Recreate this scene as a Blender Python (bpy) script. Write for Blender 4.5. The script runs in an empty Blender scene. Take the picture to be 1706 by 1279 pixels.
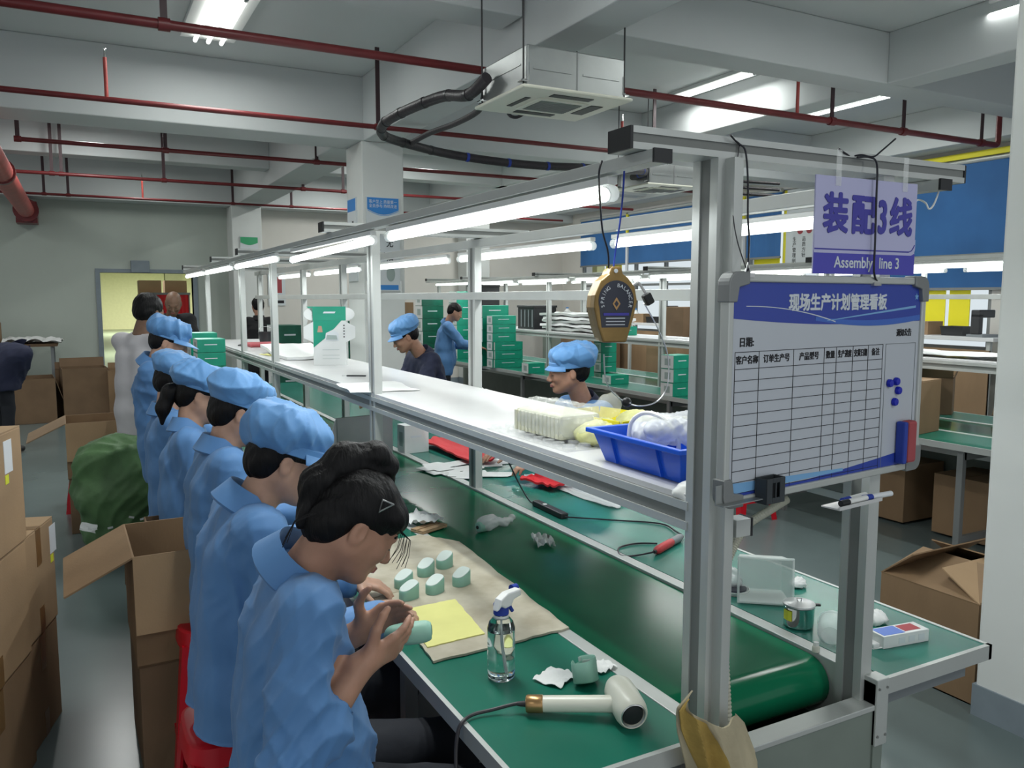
import bpy, bmesh, math, random
import numpy as np
from mathutils import Vector, Matrix, noise
random.seed(7)
PI = math.pi
SC = bpy.context.scene
COL = SC.collection
# ------------------------------------------------------------------ camera
CAM_H = 1.68
FPX = 1355.0
pitch = math.atan(143/1355.); yaw = math.atan(723/math.hypot(1355, 143))
FW = Vector((math.sin(yaw)*math.cos(pitch), math.cos(yaw)*math.cos(pitch), -math.sin(pitch)))
RT = Vector((math.cos(yaw), -math.sin(yaw), 0)); UP = RT.cross(FW)
cd = bpy.data.cameras.new('camera'); cam = bpy.data.objects.new('camera', cd); COL.objects.link(cam)
cd.sensor_width = 36; cd.lens = FPX/1706*36; cd.clip_start = .05; cd.clip_end = 100
cam.matrix_world = Matrix(((RT.x, UP.x, -FW.x, 0), (RT.y, UP.y, -FW.y, 0), (RT.z, UP.z, -FW.z, CAM_H), (0, 0, 0, 1)))
SC.camera = cam
SC.view_settings.view_transform = 'Standard'; SC.view_settings.look = 'None'
SC.view_settings.gamma = 1; SC.view_settings.use_curve_mapping = False
SC.view_settings.exposure = 0.2
# ------------------------------------------------------------------ world: overcast daylight outside
w = bpy.data.worlds.new('sky'); SC.world = w; w.use_nodes = True
w.node_tree.nodes['Background'].inputs[0].default_value = (.90, .95, 1.0, 1)
w.node_tree.nodes['Background'].inputs[1].default_value = .75

def at(px, py, z=None, x=None, y=None):
    """world point on a plane (z, x or y given) along the sight line of a photo pixel"""
    d = FW*FPX + RT*(px-853) + UP*(639.5-py)
    if z is not None: t = (z-CAM_H)/d.z
    elif x is not None: t = x/d.x
    else: t = y/d.y
    return Vector((d.x*t, d.y*t, CAM_H+d.z*t))
# ------------------------------------------------------------------ materials
M = {}
def mat(name, col, rough=.5, metal=0, var=0, vscale=8, bump=0, bscale=60, spec=.5, emit=0, trans=0, alpha=1, sss=0, stretch=None, ior=1.45, coat=0, sheen=0, col2=None):
    m = bpy.data.materials.new(name); m.use_nodes = True
    nt = m.node_tree; b = nt.nodes['Principled BSDF']
    b.inputs['Base Color'].default_value = (*col, 1); b.inputs['Roughness'].default_value = rough
    b.inputs['Metallic'].default_value = metal; b.inputs['Specular IOR Level'].default_value = spec
    b.inputs['IOR'].default_value = ior; b.inputs['Coat Weight'].default_value = coat
    b.inputs['Coat Roughness'].default_value = .15
    if sheen: b.inputs['Sheen Weight'].default_value = sheen
    if emit:
        b.inputs['Emission Color'].default_value = (*col, 1); b.inputs['Emission Strength'].default_value = emit
    if trans: b.inputs['Transmission Weight'].default_value = trans
    if alpha < 1: b.inputs['Alpha'].default_value = alpha
    if sss:
        b.inputs['Subsurface Weight'].default_value = sss; b.inputs['Subsurface Radius'].default_value = (.02, .008, .005)
        b.inputs['Subsurface Scale'].default_value = .3
    tc = nt.nodes.new('ShaderNodeTexCoord'); src = tc.outputs['Object']
    if stretch:
        mp = nt.nodes.new('ShaderNodeMapping'); mp.inputs['Scale'].default_value = stretch
        nt.links.new(src, mp.inputs[0]); src = mp.outputs[0]
    if var or col2:
        n = nt.nodes.new('ShaderNodeTexNoise'); n.inputs['Scale'].default_value = vscale; n.inputs['Detail'].default_value = 4
        nt.links.new(src, n.inputs['Vector'])
        r = nt.nodes.new('ShaderNodeValToRGB'); r.color_ramp.elements[0].position = .35; r.color_ramp.elements[1].position = .65
        c2 = col2 if col2 else tuple(min(1, c*(1+var)) for c in col)
        r.color_ramp.elements[0].color = (*[c*(1-var) for c in col], 1); r.color_ramp.elements[1].color = (*c2, 1)
        nt.links.new(n.outputs['Fac'], r.inputs[0]); nt.links.new(r.outputs[0], b.inputs['Base Color'])
    if bump:
        n2 = nt.nodes.new('ShaderNodeTexNoise'); n2.inputs['Scale'].default_value = bscale; n2.inputs['Detail'].default_value = 3
        nt.links.new(src, n2.inputs['Vector'])
        bp = nt.nodes.new('ShaderNodeBump'); bp.inputs['Strength'].default_value = bump; bp.inputs['Distance'].default_value = .01
        nt.links.new(n2.outputs['Fac'], bp.inputs['Height']); nt.links.new(bp.outputs[0], b.inputs['Normal'])
    M[name] = m
    return m
mat('wall_paint', (.66, .635, .59), .75, var=.03, vscale=1.5, bump=.05, bscale=30)
mat('wall_green_grey', (.43, .475, .43), .8, var=.04, vscale=.8, bump=.05, bscale=30)
mat('ceiling_paint', (.56, .585, .585), .8, var=.03, vscale=.7)
mat('column_paint', (.66, .68, .66), .6, var=.03, vscale=2)
mat('skirting_grey', (.20, .24, .27), .45, var=.06)
mat('epoxy_floor', (.125, .16, .16), .24, var=.10, vscale=.9, bump=.03, bscale=3, spec=.5)
mat('far_floor', (.17, .20, .13), .3, var=.05)
mat('yellow_wall', (.56, .55, .30), .8, var=.03)
mat('pipe_red', (.14, .018, .020), .38, var=.1)
mat('pipe_red_bright', (.42, .07, .06), .45, var=.1)
mat('dark_iron', (.030, .030, .032), .5)
mat('hanger_dark', (.05, .025, .03), .5)
mat('aluminium', (.52, .54, .52), .42, .35, var=.03, bump=.02, bscale=200, stretch=(1, 1, .1))
mat('aluminium_dark', (.24, .25, .25), .45, .4)
mat('groove_dark', (.20, .21, .20), .6)
mat('steel', (.55, .56, .56), .28, .85, var=.08, vscale=3)
mat('galvanised', (.36, .38, .375), .40, .75, var=.12, vscale=2.5, bump=.03, bscale=40)
mat('chrome', (.8, .8, .8), .08, 1.0)
mat('black_plastic', (.018, .019, .021), .42)
mat('white_plastic', (.78, .79, .77), .35)
mat('cream_plastic', (.70, .70, .60), .3)
mat('green_mat', (.006, .135, .088), .34, var=.07, vscale=5, spec=.4)
mat('green_mat_pale', (.02, .165, .125), .26, var=.08, vscale=5)
mat('belt_green', (.006, .14, .065), .17, spec=.2, var=.25, vscale=1.3, bump=.015, bscale=8)
mat('panel_grey', (.20, .235, .205), .5, var=.04)
mat('shelf_white', (.60, .60, .60), .25, var=.03, vscale=3)
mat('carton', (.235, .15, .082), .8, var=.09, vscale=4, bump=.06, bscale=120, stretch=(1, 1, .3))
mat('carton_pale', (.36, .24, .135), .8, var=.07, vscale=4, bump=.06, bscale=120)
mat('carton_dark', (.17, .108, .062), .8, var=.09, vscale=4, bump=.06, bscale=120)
mat('carton_edge', (.40, .28, .17), .8)
mat('tape_brown', (.20, .115, .045), .3)
mat('tape_clear', (.45, .38, .28), .15)
mat('label_white', (.72, .74, .76), .6)
mat('label_yellow', (.72, .74, .05), .5)
mat('box_green', (.008, .27, .17), .38, var=.08, vscale=9)
mat('box_green_dark', (.008, .10, .062), .4, var=.12, vscale=9)
mat('box_white', (.68, .70, .69), .45, var=.03)
mat('box_print', (.33, .40, .38), .5)
mat('sack_green', (.075, .155, .060), .55, var=.25, vscale=5, bump=.25, bscale=25)
mat('film_clear', (.85, .87, .86), .12, alpha=.26, spec=.8)
mat('film_white', (.80, .82, .82), .22, alpha=.6)
mat('tub_clear', (.74, .80, .78), .3, alpha=.55, spec=.7)
mat('paper_white', (.74, .75, .74), .6, var=.02)
mat('paper_yellow', (.70, .68, .24), .6, var=.04)
mat('board_beige', (.43, .38, .28), .55, var=.14, vscale=9, col2=(.52, .48, .38), bump=.05)
mat('tray_blue', (.012, .095, .62), .28, var=.06)
mat('pad_blue', (.02, .05, .34), .6)
mat('mint_plastic', (.27, .50, .40), .45, var=.03)
mat('mint_top', (.50, .58, .54), .4)
mat('balancer_gold', (.27, .17, .055), .38, .4, var=.18, vscale=14)
mat('plate_dark', (.028, .032, .050), .3)
mat('ink_light', (.62, .66, .70), .5)
mat('ink_black', (.012, .012, .015), .6)
mat('ink_blue', (.055, .05, .34), .5)
mat('sign_white', (.46, .46, .68), .35)
mat('sign_blue', (.055, .05, .42), .35)
mat('board_white', (.50, .53, .58), .30)
mat('board_blue', (.03, .06, .36), .3)
mat('board_blue_mid', (.05, .14, .52), .3)
mat('board_blue_light', (.20, .42, .70), .3)
mat('frame_grey', (.20, .22, .23), .5)
mat('stool_red', (.52, .008, .02), .35)
mat('red_cloth', (.55, .012, .02), .6)
mat('eraser_red', (.36, .07, .08), .8)
mat('magnet_blue', (.01, .02, .42), .3)
mat('pot_charcoal', (.035, .042, .048), .5)
mat('blind_blue', (.035, .14, .36), .7, var=.08, vscale=2)
mat('curtain_yellow', (.80, .72, .04), .6)
mat('window_yellow', (.95, .84, .02), .5)
mat('poster_blue', (.03, .22, .60), .4)
mat('poster_green', (.05, .36, .16), .4)
mat('poster_pale', (.62, .66, .68), .4)
mat('hose_dark', (.030, .026, .030), .5, bump=.3, bscale=60)
mat('wire_black', (.012, .012, .02), .4)
mat('hose_cream', (.50, .49, .40), .5)
mat('cloth_beige', (.46, .40, .27), .85, var=.1, vscale=12, bump=.2, bscale=90)
mat('cloth_stain', (.40, .27, .07), .85, var=.2, vscale=12, bump=.2, bscale=90)
mat('gold', (.42, .25, .11), .3, .7)
mat('cord_dark', (.03, .028, .032), .45)
mat('driver_red', (.42, .03, .035), .4)
mat('tube_glow', (.96, 1.0, .97), emit=2.6)
mat('glow_ceiling', (.98, 1.0, .97), emit=2.6)
mat('skin', (.40, .215, .145), .5, var=.08, vscale=22, sss=.12)
mat('skin_pale', (.47, .28, .20), .5, var=.08, vscale=22, sss=.12)
mat('skin_tan', (.20, .115, .075), .5, var=.08, vscale=22, sss=.1)
mat('lip', (.30, .10, .085), .45)
mat('hair', (.005, .0045, .005), .5, spec=.25, bump=.5, bscale=90, stretch=(1, 1, .15), var=.2)
mat('coat_blue', (.085, .215, .45), .62, var=.05, vscale=7, bump=.12, bscale=14, sheen=.1)
mat('cap_blue', (.11, .28, .56), .58, var=.05, vscale=9, bump=.15, bscale=18, sheen=.1)
mat('navy_cloth', (.016, .020, .050), .75, var=.1, bump=.1, bscale=20)
mat('black_cloth', (.008, .008, .010), .8, bump=.1, bscale=20)
mat('white_cloth', (.55, .53, .55), .8, var=.03, bump=.15, bscale=12)
mat('trousers_dark', (.012, .014, .020), .8, bump=.1)
mat('shoe_dark', (.02, .02, .022), .5)

# glass-like water for the spray bottle
mat('bottle_clear', (.92, .96, .96), .06, trans=1.0, ior=1.33, spec=.6)
# ------------------------------------------------------------------ object helpers
def empty(name, loc=(0, 0, 0), rz=0):
    o = bpy.data.objects.new(name, None); COL.objects.link(o); o.location = loc; o.rotation_euler = (0, 0, rz)
    o.empty_display_size = .05
    return o
def tag(o, label, cat, group=None, kind=None):
    o['label'] = label; o['category'] = cat
    if group: o['group'] = group
    if kind: o['kind'] = kind
    return o
def thing(name, label, cat, loc=(0, 0, 0), rz=0, group=None): return tag(empty(name, loc, rz), label, cat, group)
class MB:
    def __init__(s): s.v = []; s.f = []; s.mi = []; s.mats = []
    def _m(s, m):
        if m is None: return 0
        if m not in s.mats: s.mats.append(m)
        return s.mats.index(m)
    def add(s, vs, fs, m=None):
        o = len(s.v); s.v += [tuple(v) for v in vs]; i = s._m(m)
        for f in fs: s.f.append(tuple(o+k for k in f)); s.mi.append(i)
        return s
    def box(s, x0, x1, y0, y1, z0, z1, m=None):
        vs = [(x, y, z) for z in (z0, z1) for y in (y0, y1) for x in (x0, x1)]
        return s.add(vs, [(0, 2, 3, 1), (4, 5, 7, 6), (0, 1, 5, 4), (2, 6, 7, 3), (0, 4, 6, 2), (1, 3, 7, 5)], m)
    def obox(s, c, size, R=None, m=None):
        hx, hy, hz = [a/2 for a in size]; R = R or Matrix.Identity(3); c = Vector(c)
        vs = [c+R @ Vector((x, y, z)) for z in (-hz, hz) for y in (-hy, hy) for x in (-hx, hx)]
        return s.add(vs, [(0, 2, 3, 1), (4, 5, 7, 6), (0, 1, 5, 4), (2, 6, 7, 3), (0, 4, 6, 2), (1, 3, 7, 5)], m)
    def cyl(s, p0, p1, r0, r1=None, n=16, m=None, caps=True):
        p0, p1 = Vector(p0), Vector(p1); r1 = r0 if r1 is None else r1
        d = (p1-p0).normalized(); a = d.orthogonal().normalized(); b = d.cross(a)
        vs = [p+(a*math.cos(2*PI*i/n)+b*math.sin(2*PI*i/n))*r for p, r in ((p0, r0), (p1, r1)) for i in range(n)]
        fs = [(i, (i+1) % n, n+(i+1) % n, n+i) for i in range(n)]
        if caps: fs += [tuple(range(n-1, -1, -1)), tuple(range(n, 2*n))]
        return s.add(vs, fs, m)
    def tube(s, pts, r, n=8, m=None, caps=True, smooth=0):
        pts = [Vector(p) for p in pts]
        if smooth: pts = spline(pts, smooth)
        N = len(pts); vs = []; a = None
        for i, p in enumerate(pts):
            d = (pts[min(i+1, N-1)]-pts[max(i-1, 0)]).normalized()
            a = d.orthogonal().normalized() if a is None else (a-d*a.dot(d)).normalized()
            b = d.cross(a); rr = r[i*len(r)//N] if isinstance(r, (list, tuple)) else r
            vs += [p+(a*math.cos(2*PI*k/n)+b*math.sin(2*PI*k/n))*rr for k in range(n)]
        fs = [(i*n+k, i*n+(k+1) % n, (i+1)*n+(k+1) % n, (i+1)*n+k) for i in range(N-1) for k in range(n)]
        if caps: fs += [tuple(range(n-1, -1, -1)), tuple(range((N-1)*n, N*n))]
        return s.add(vs, fs, m)
    def lathe(s, prof, c=(0, 0, 0), n=24, m=None, axis=None, caps=True):
        c = Vector(c); R = Matrix.Identity(3) if axis is None else Vector((0, 0, 1)).rotation_difference(Vector(axis)).to_matrix()
        vs = [c+R @ Vector((r*math.cos(2*PI*i/n), r*math.sin(2*PI*i/n), z)) for r, z in prof for i in range(n)]
        fs = [(j*n+i, j*n+(i+1) % n, (j+1)*n+(i+1) % n, (j+1)*n+i) for j in range(len(prof)-1) for i in range(n)]
        if caps: fs += [tuple(range(n-1, -1, -1)), tuple(range((len(prof)-1)*n, len(prof)*n))]
        return s.add(vs, fs, m)
    def ell(s, c, r, R=None, m=None, n=16, k=10):
        c = Vector(c); R = R or Matrix.Identity(3); vs = [c+R @ Vector((0, 0, -r[2]))]
        for j in range(1, k):
            t = -PI/2+PI*j/k
            vs += [c+R @ Vector((r[0]*math.cos(t)*math.cos(2*PI*i/n), r[1]*math.cos(t)*math.sin(2*PI*i/n), r[2]*math.sin(t))) for i in range(n)]
        vs.append(c+R @ Vector((0, 0, r[2])))
        fs = [(0, 1+(i+1) % n, 1+i) for i in range(n)]
        fs += [(1+j*n+i, 1+j*n+(i+1) % n, 1+(j+1)*n+(i+1) % n, 1+(j+1)*n+i) for j in range(k-2) for i in range(n)]
        fs += [(1+(k-2)*n+i, 1+(k-2)*n+(i+1) % n, len(vs)-1) for i in range(n)]
        return s.add(vs, fs, m)
    def prism(s, poly, frame, depth, m=None):
        """poly [(u,v)] in frame (origin, uaxis, vaxis) pushed back by depth along -normal"""
        o, u, v = [Vector(a) for a in frame]; nrm = u.cross(v).normalized(); n = len(poly)
        a = [o+u*p[0]+v*p[1] for p in poly]; b = [q-nrm*depth for q in a]
        fs = [tuple(range(n)), tuple(range(2*n-1, n-1, -1))]+[(i, n+i, n+(i+1) % n, (i+1) % n) for i in range(n)]
        return s.add(a+b, fs, m)
    def build(s, name, m=None, parent=None, smooth=False, bevel=0, loc=None, angle=40):
        me = bpy.data.meshes.new(name); me.from_pydata(s.v, [], s.f)
        ms = s.mats or [m]
        if m is not None and s.mats and m not in s.mats: pass
        for q in ms: me.materials.append(M[q] if isinstance(q, str) else q)
        if len(s.mats) > 1: me.polygons.foreach_set('material_index', s.mi)
        me.validate(); me.update()
        bm = bmesh.new(); bm.from_mesh(me); bmesh.ops.recalc_face_normals(bm, faces=bm.faces); bm.to_mesh(me); bm.free()
        if smooth:
            me.polygons.foreach_set('use_smooth', [True]*len(me.polygons))
            me.set_sharp_from_angle(angle=math.radians(angle))
        o = bpy.data.objects.new(name, me); COL.objects.link(o)
        if bevel:
            b = o.modifiers.new('bevel', 'BEVEL'); b.width = bevel; b.segments = 2; b.limit_method = 'ANGLE'; b.angle_limit = math.radians(50)
        if loc: o.location = loc
        if parent: o.parent = parent
        return o
def spline(P, k):
    P = [Vector(p) for p in P]; out = []
    for i in range(len(P)-1):
        a = P[max(i-1, 0)]; b = P[i]; c = P[i+1]; d = P[min(i+2, len(P)-1)]
        for j in range(k):
            t = j/k
            out.append(.5*((2*b)+(c-a)*t+(2*a-5*b+4*c-d)*t*t+(3*b-a-3*c+d)*t**3))
    out.append(P[-1]); return out
def struct(name, mb, m=None, **k):
    o = mb.build(name, m, **k); o['kind'] = 'structure'; return o
def text(body, size, frame, parent, m='ink_black', name='lettering', depth=.0006, bold=0, squash=1, align='CENTER', space=1):
    """flat raised lettering; frame = (origin, right axis, up axis)"""
    cu = bpy.data.curves.new('t', 'FONT'); cu.body = body; cu.size = size; cu.extrude = depth; cu.offset = 0
    boldness = bold; cu.offset = 0; cu.align_x = align; cu.align_y = 'CENTER'; cu.space_character = space; cu.resolution_u = 3
    t = bpy.data.objects.new('t', cu); COL.objects.link(t)
    bpy.context.view_layer.update()
    me = bpy.data.meshes.new_from_object(t.evaluated_get(bpy.context.evaluated_depsgraph_get()))
    bpy.data.objects.remove(t)
    o, u, v = [Vector(a) for a in frame]; u.normalize(); v.normalize(); nn = u.cross(v)
    if boldness:
        bm = bmesh.new(); 
        for k in range(8):
            a = PI/4*k; m2 = me.copy(); m2.transform(Matrix.Translation((math.cos(a)*boldness/squash, math.sin(a)*boldness, .00001*k))); bm.from_mesh(m2); bpy.data.meshes.remove(m2)
        bm.to_mesh(me); bm.free()
    mx = Matrix(((u.x*squash, v.x, nn.x, o.x), (u.y*squash, v.y, nn.y, o.y), (u.z*squash, v.z, nn.z, o.z), (0, 0, 0, 1)))
    me.transform(mx); me.materials.clear(); me.materials.append(M[m])
    ob = bpy.data.objects.new(name, me); COL.objects.link(ob)
    if parent: ob.parent = parent
    return ob
def area_light(name, loc, sx, sy, power, parent=None, rot=(0, 0, 0), col=(.97, 1, .97)):
    l = bpy.data.lights.new(name, 'AREA'); l.shape = 'RECTANGLE'; l.size = sx; l.size_y = sy; l.energy = power; l.color = col
    o = bpy.data.objects.new(name, l); COL.objects.link(o); o.location = loc; o.rotation_euler = rot
    if parent: o.parent = parent
    return o
# ================================================================== ROOM
YB, XR, XL, YF, CZ = 14.7, 9.0, -6.0, -4.0, 3.8
struct('floor', MB().box(XL-.2, XR+.2, YF-.2, YB+.1, -.1, 0), 'epoxy_floor')
struct('floor_corridor', MB().box(-8, 10, YB+.1, 50, -.1, 0), 'far_floor')
struct('ceiling', MB().box(XL-.2, XR+.2, YF-.2, YB+.2, CZ, CZ+.1), 'ceiling_paint')
struct('ceiling_corridor', MB().box(-8, 10, YB+.2, 50, 3.6, 3.7), 'ceiling_paint')
# back wall with the doorway (x .31 - 1.69)
DX0, DX1, DZ = .33, 1.72, 2.09
wb = MB()
wb.box(XL-.2, DX0, YB, YB+.2, 0, CZ, 'wall_green_grey'); wb.box(DX1, 2.3, YB, YB+.2, 0, CZ, 'wall_green_grey'); wb.box(DX0, DX1, YB, YB+.2, DZ, CZ, 'wall_green_grey')
wb.box(2.3, XR+.2, YB, YB+.2, 0, CZ, 'wall_paint')
struct('wall_back', wb)
df = MB(); df.box(DX0-.07, DX0, YB-.03, YB+.21, 0, DZ+.06, 'skirting_grey'); df.box(DX1, DX1+.07, YB-.03, YB+.21, 0, DZ+.06, 'skirting_grey')
df.box(DX0, DX1, YB-.03, YB+.21, DZ, DZ+.06, 'skirting_grey'); struct('door_1', df)
# corridor room behind the doorway
struct('wall_corridor_back', MB().box(-8, 10, 49, 49.2, 0, 3.6), 'yellow_wall')
struct('wall_corridor_left', MB().box(-8.2, -8, YB+.2, 49, 0, 3.6), 'yellow_wall')
struct('wall_corridor_right', MB().box(10, 10.2, YB+.2, 49, 0, 3.6), 'yellow_wall')
struct('column_corridor', MB().box(2.9, 3.5, 33, 33.5, 0, 3.6), 'yellow_wall')
# left wall (out of the frame) with wide window openings, front side left open to the hall behind
wl = MB(); wl.box(XL-.2, XL, YF, YB, 0, .9, 'wall_paint'); wl.box(XL-.2, XL, YF, YB, 2.9, CZ, 'wall_paint')
for y in (-4, 0, 4, 8, 12): wl.box(XL-.2, XL, y, y+.8, .9, 2.9, 'wall_paint')
wl.box(XL-.2, XL, YB-.4, YB, .9, 2.9, 'wall_paint')
struct('wall_left', wl)
# right wall with strip windows
SILL, HEAD = 1.08, 3.22
wins = [(1.0, 5.25), (5.55, 9.35), (10.45, 13.95)]
wr = MB(); wr.box(XR, XR+.25, YF, YB, 0, SILL); wr.box(XR, XR+.25, YF, YB, HEAD, CZ)
e = [YF]+[v for ab in wins for v in ab]+[YB]
for a, b in zip(e[::2], e[1::2]): wr.box(XR, XR+.25, a, b, SILL, HEAD)
struct('wall_right', wr, 'wall_paint')
mat('window_glass', (.9, .95, .95), .02, trans=1, ior=1.02, spec=.2)
for i, (a, b) in enumerate(wins):
    f = MB()
    f.box(XR+.02, XR+.08, a, b, SILL, SILL+.05); f.box(XR+.02, XR+.08, a, b, HEAD-.05, HEAD); f.box(XR+.02, XR+.08, a, b, 1.9, 1.94)
    n = max(2, round((b-a)/.9))
    for k in range(n+1):
        y = a+.025+(b-a-.05)*k/n; f.box(XR+.02, XR+.08, y-.025, y+.025, SILL, HEAD)
    wn = struct('window_%d' % (i+1), f, 'aluminium_dark')
    for k in range(n):
        y0 = a+.05+(b-a-.05)*k/n; y1 = a+(b-a-.05)*(k+1)/n
        g = MB().box(XR+.045, XR+.055, y0, y1, SILL+.05, HEAD-.05).build('pane', 'window_glass', wn)
        # yellow curtain sheet hung behind some lower panes
for k, (a, b, lb) in enumerate(((5.80, 6.05, 'left yellow sheet taped to the lower window pane near the right pillar'), (6.10, 6.42, 'right-hand partner of the yellow sheets on the lower window pane'), (12.6, 13.1, 'small yellow sheet in the far windows'), (8.7, 9.2, 'yellow sheet in the window left of the notice panel'))):
    tag(MB().box(XR+.0, XR+.012, a, b, 1.33 if k < 2 else 1.5, 1.80 if k < 2 else 2.3).build('window_sheet', 'window_yellow'), lb, 'sheet')
# roller blinds (blue) with yellow-edged white guide strips
def blind(y0, y1, z0, z1, label):
    t = thing('roller_blind', label, 'blind', (XR-.07, (y0+y1)/2, z1), group=None)
    h = z1-z0; w2 = (y1-y0)/2
    b = MB(); n = 40
    for k in range(n):
        pass
    vs = []; fs = []
    for k in range(n+1):
        y = -w2+2*w2*k/n; x = .006*math.sin(k*1.1)*.4
        vs += [(x, y, -.03), (x, y, -h), (x+.004, y, -.03), (x+.004, y, -h)]
    for k in range(n):
        a = 4*k; fs += [(a, a+4, a+5, a+1), (a+2, a+3, a+7, a+6)]
    b.add(vs, fs); b.build('cloth', 'blind_blue', t, smooth=True)
    MB().cyl((0, -w2, -.02), (0, w2, -.02), .028).build('roller', 'aluminium', t, smooth=True)
    MB().box(-.012, .016, -w2, w2, -h-.03, -h).build('bottom_bar', 'aluminium_dark', t)
blind(5.30, 7.95, 1.80, 3.23, 'wide blue roller blind right of the hanging purple sign')
blind(3.2, 5.22, 1.80, 3.23, 'blue roller blind half hidden behind the near right pillar')
blind(8.62, 9.3, 2.28, 3.23, 'narrow blue roller blind directly left of the notice panel')
blind(10.5, 12.28, 2.32, 3.23, 'blue roller blind behind the front upright of line three')
blind(12.34, 13.9, 2.32, 3.23, 'farthest blue roller blind nearest the back wall')
# yellow cornice strip on top of blinds
for nm, a, b, lb in (('cornice_strip', 3.2, 7.98, 'yellow strip above the wide blue blind'),):
    tag(MB().box(XR-.13, XR-.10, a, b, 3.235, 3.30).build(nm, 'curtain_yellow', bevel=.004), lb, 'trim')
for i, (y, lb) in enumerate(((5.26, 'white and yellow guide strip at the right end of the wide blind'), (12.31, 'yellow guide strip between the two far blinds'), (10.44, 'yellow guide strip at the right end of the far blinds'), (9.36, 'yellow guide strip between blue blind and notice panel'))):
    t = thing('guide_strip', lb, 'trim', (XR-.10, y, 0))
    MB().box(0, .03, -.03, .03, 2.75, 3.2).build('upper_half', 'curtain_yellow', t); MB().box(0, .03, -.03, .03, 1.95, 2.75).build('lower_half', 'label_white', t)
# notice panel on the pier
npn = thing('notice_panel', 'cream notice panel with two red seals on the window pier', 'notice', (XR-.02, 8.28, 0))
MB().box(-.01, 0, -.33, .33, 2.05, 3.2).build('panel', 'poster_pale', npn)
MB().box(-.012, -.002, .28, .33, 2.05, 3.2).build('yellow_edge', 'curtain_yellow', npn)
for k, y in enumerate((.02, -.14)):
    MB().lathe([(.05, 0), (.05, .004)], (-.012, y, 2.62), axis=(-1, 0, 0), n=16).build('seal', 'eraser_red', npn)
for k, (y, s) in enumerate(((.05, '品质方针'), (-.12, '生产管理制度'))):
    for q, ch in enumerate(s): text(ch, .07, ((-.012, -y+.0, 2.5-.075*q), (0, -1, 0), (0, 0, 1)), npn)
# skirting of the visible walls
struct('baseboard_back', MB().box(XL, DX0-.07, YB-.012, YB, 0, .12), 'skirting_grey')
struct('baseboard_back_2', MB().box(DX1+.07, XR, YB-.012, YB, 0, .12), 'skirting_grey')
struct('baseboard_right', MB().box(XR-.012, XR, YF, YB, 0, .12), 'skirting_grey')
# ---- beams
bmats = 'ceiling_paint'
def beam(x0, x1, y0, y1, z0): struct('beam', MB().box(x0, x1, y0, y1, z0, CZ), bmats, bevel=.01)
beam(XL, XR, 7.83, 8.35, 3.2); beam(XL, XR, 14.3, YB, 3.2); beam(XL, XR, .6, 1.1, 3.2)
beam(XL, 2.35, 11.35, 11.65, 3.4); beam(2.8, XR, 11.35, 11.65, 3.4)
beam(XL, 2.5, 4.57, 4.87, 3.4); beam(2.85, XR, 4.57, 4.87, 3.4)
beam(2.52, 2.82, YF, 7.83, 3.2); beam(2.35, 2.80, 8.35, 14.3, 3.2)
beam(5.85, 6.15, YF, 4.57, 3.4); beam(5.85, 6.15, 4.87, 7.83, 3.4); beam(5.85, 6.15, 8.35, 14.3, 3.4)
beam(-1.6, -1.3, YF, 4.57, 3.4); beam(XR-.4, XR, YF, YB, 3.36)
# ---- columns
def column(x0, x1, y0, y1, sk=True):
    c = struct('column', MB().box(x0, x1, y0, y1, 0, 3.2 if y0 > 5 else CZ), 'column_paint', bevel=.012)
    if sk: MB().box(x0-.008, x1+.008, y0-.008, y1+.008, 0, .13).build('skirting', 'skirting_grey', c)
column(2.50, 2.93, 7.83, 8.35); column(2.30, 2.78, 14.2, 14.7); column(6.6, 7.1, 14.3, 14.7); column(3.13, 3.68, 1.30, 1.90)
column(8.55, 9.0, 9.45, 9.9)
# ---- sprinkler pipes: one long pipe per row with droppers and upright heads
def pipe(y, x0, x1, label, hang, heads, z=3.14, r=.021, m='pipe_red', endup=False, loc=None):
    t = thing('sprinkler_pipe', label, 'pipe', (0, y, z))
    MB().cyl((x0, 0, 0), (x1, 0, 0), r, n=12).build('pipe_run', m, t, smooth=True)
    for x in hang:
        MB().box(x-.018, x+.018, -.006, .006, .0, CZ-z).build('hanger', 'hanger_dark', t)
        MB().cyl((x-.03, 0, 0), (x+.03, 0, 0), r*1.35, n=12).build('coupling', m, t, smooth=True)
    for x in heads:
        h = MB().cyl((x, 0, 0), (x, 0, .30), .014, n=10).build('riser', 'pipe_red_bright', t, smooth=True)
        MB().cyl((x, 0, .30), (x, 0, .35), .011, .006, n=8).cyl((x, 0, .36), (x, 0, .363), .014, n=10).cyl((x, 0, .345), (x, 0, .365), .003, n=6).build('sprinkler_head', 'chrome', h)
    if endup: MB().tube([(x1, 0, 0), (x1+.02, 0, .01), (x1+.03, 0, .04), (x1+.03, 0, .34)], r, n=10).build('end_riser', m, t, smooth=True)
    return t
pipe(4.89, -4, 7.85, 'nearest dark red sprinkler pipe crossing above the hanging air conditioner', (.48, 2.55, 5.6, 6.5, 7.62), (5.2,), r=.026, endup=True)
pipe(6.88, -4, 8.2, 'red sprinkler pipe passing right in front of the big ceiling beam', (.52-3, 2.35, 5.3), (.26, 4.9), r=.021)
pipe(8.93, -.43, 8.2, 'dark sprinkler pipe ending at the middle column', (-.42, .84, 2.35), (5.6,), r=.021)
pipe(11.3-.12, -4, 8.2, 'dark sprinkler pipe in front of the far secondary beam', (-.2, -.1, 1.02, 2.75, 3.3), (3.4,), r=.021)
pipe(13.4, -4, 8.2, 'farthest thin red sprinkler pipe near the back wall', (-.35, -.05, 2.2, 3.1), (.92, 4.4), r=.018, m='pipe_red')
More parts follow.
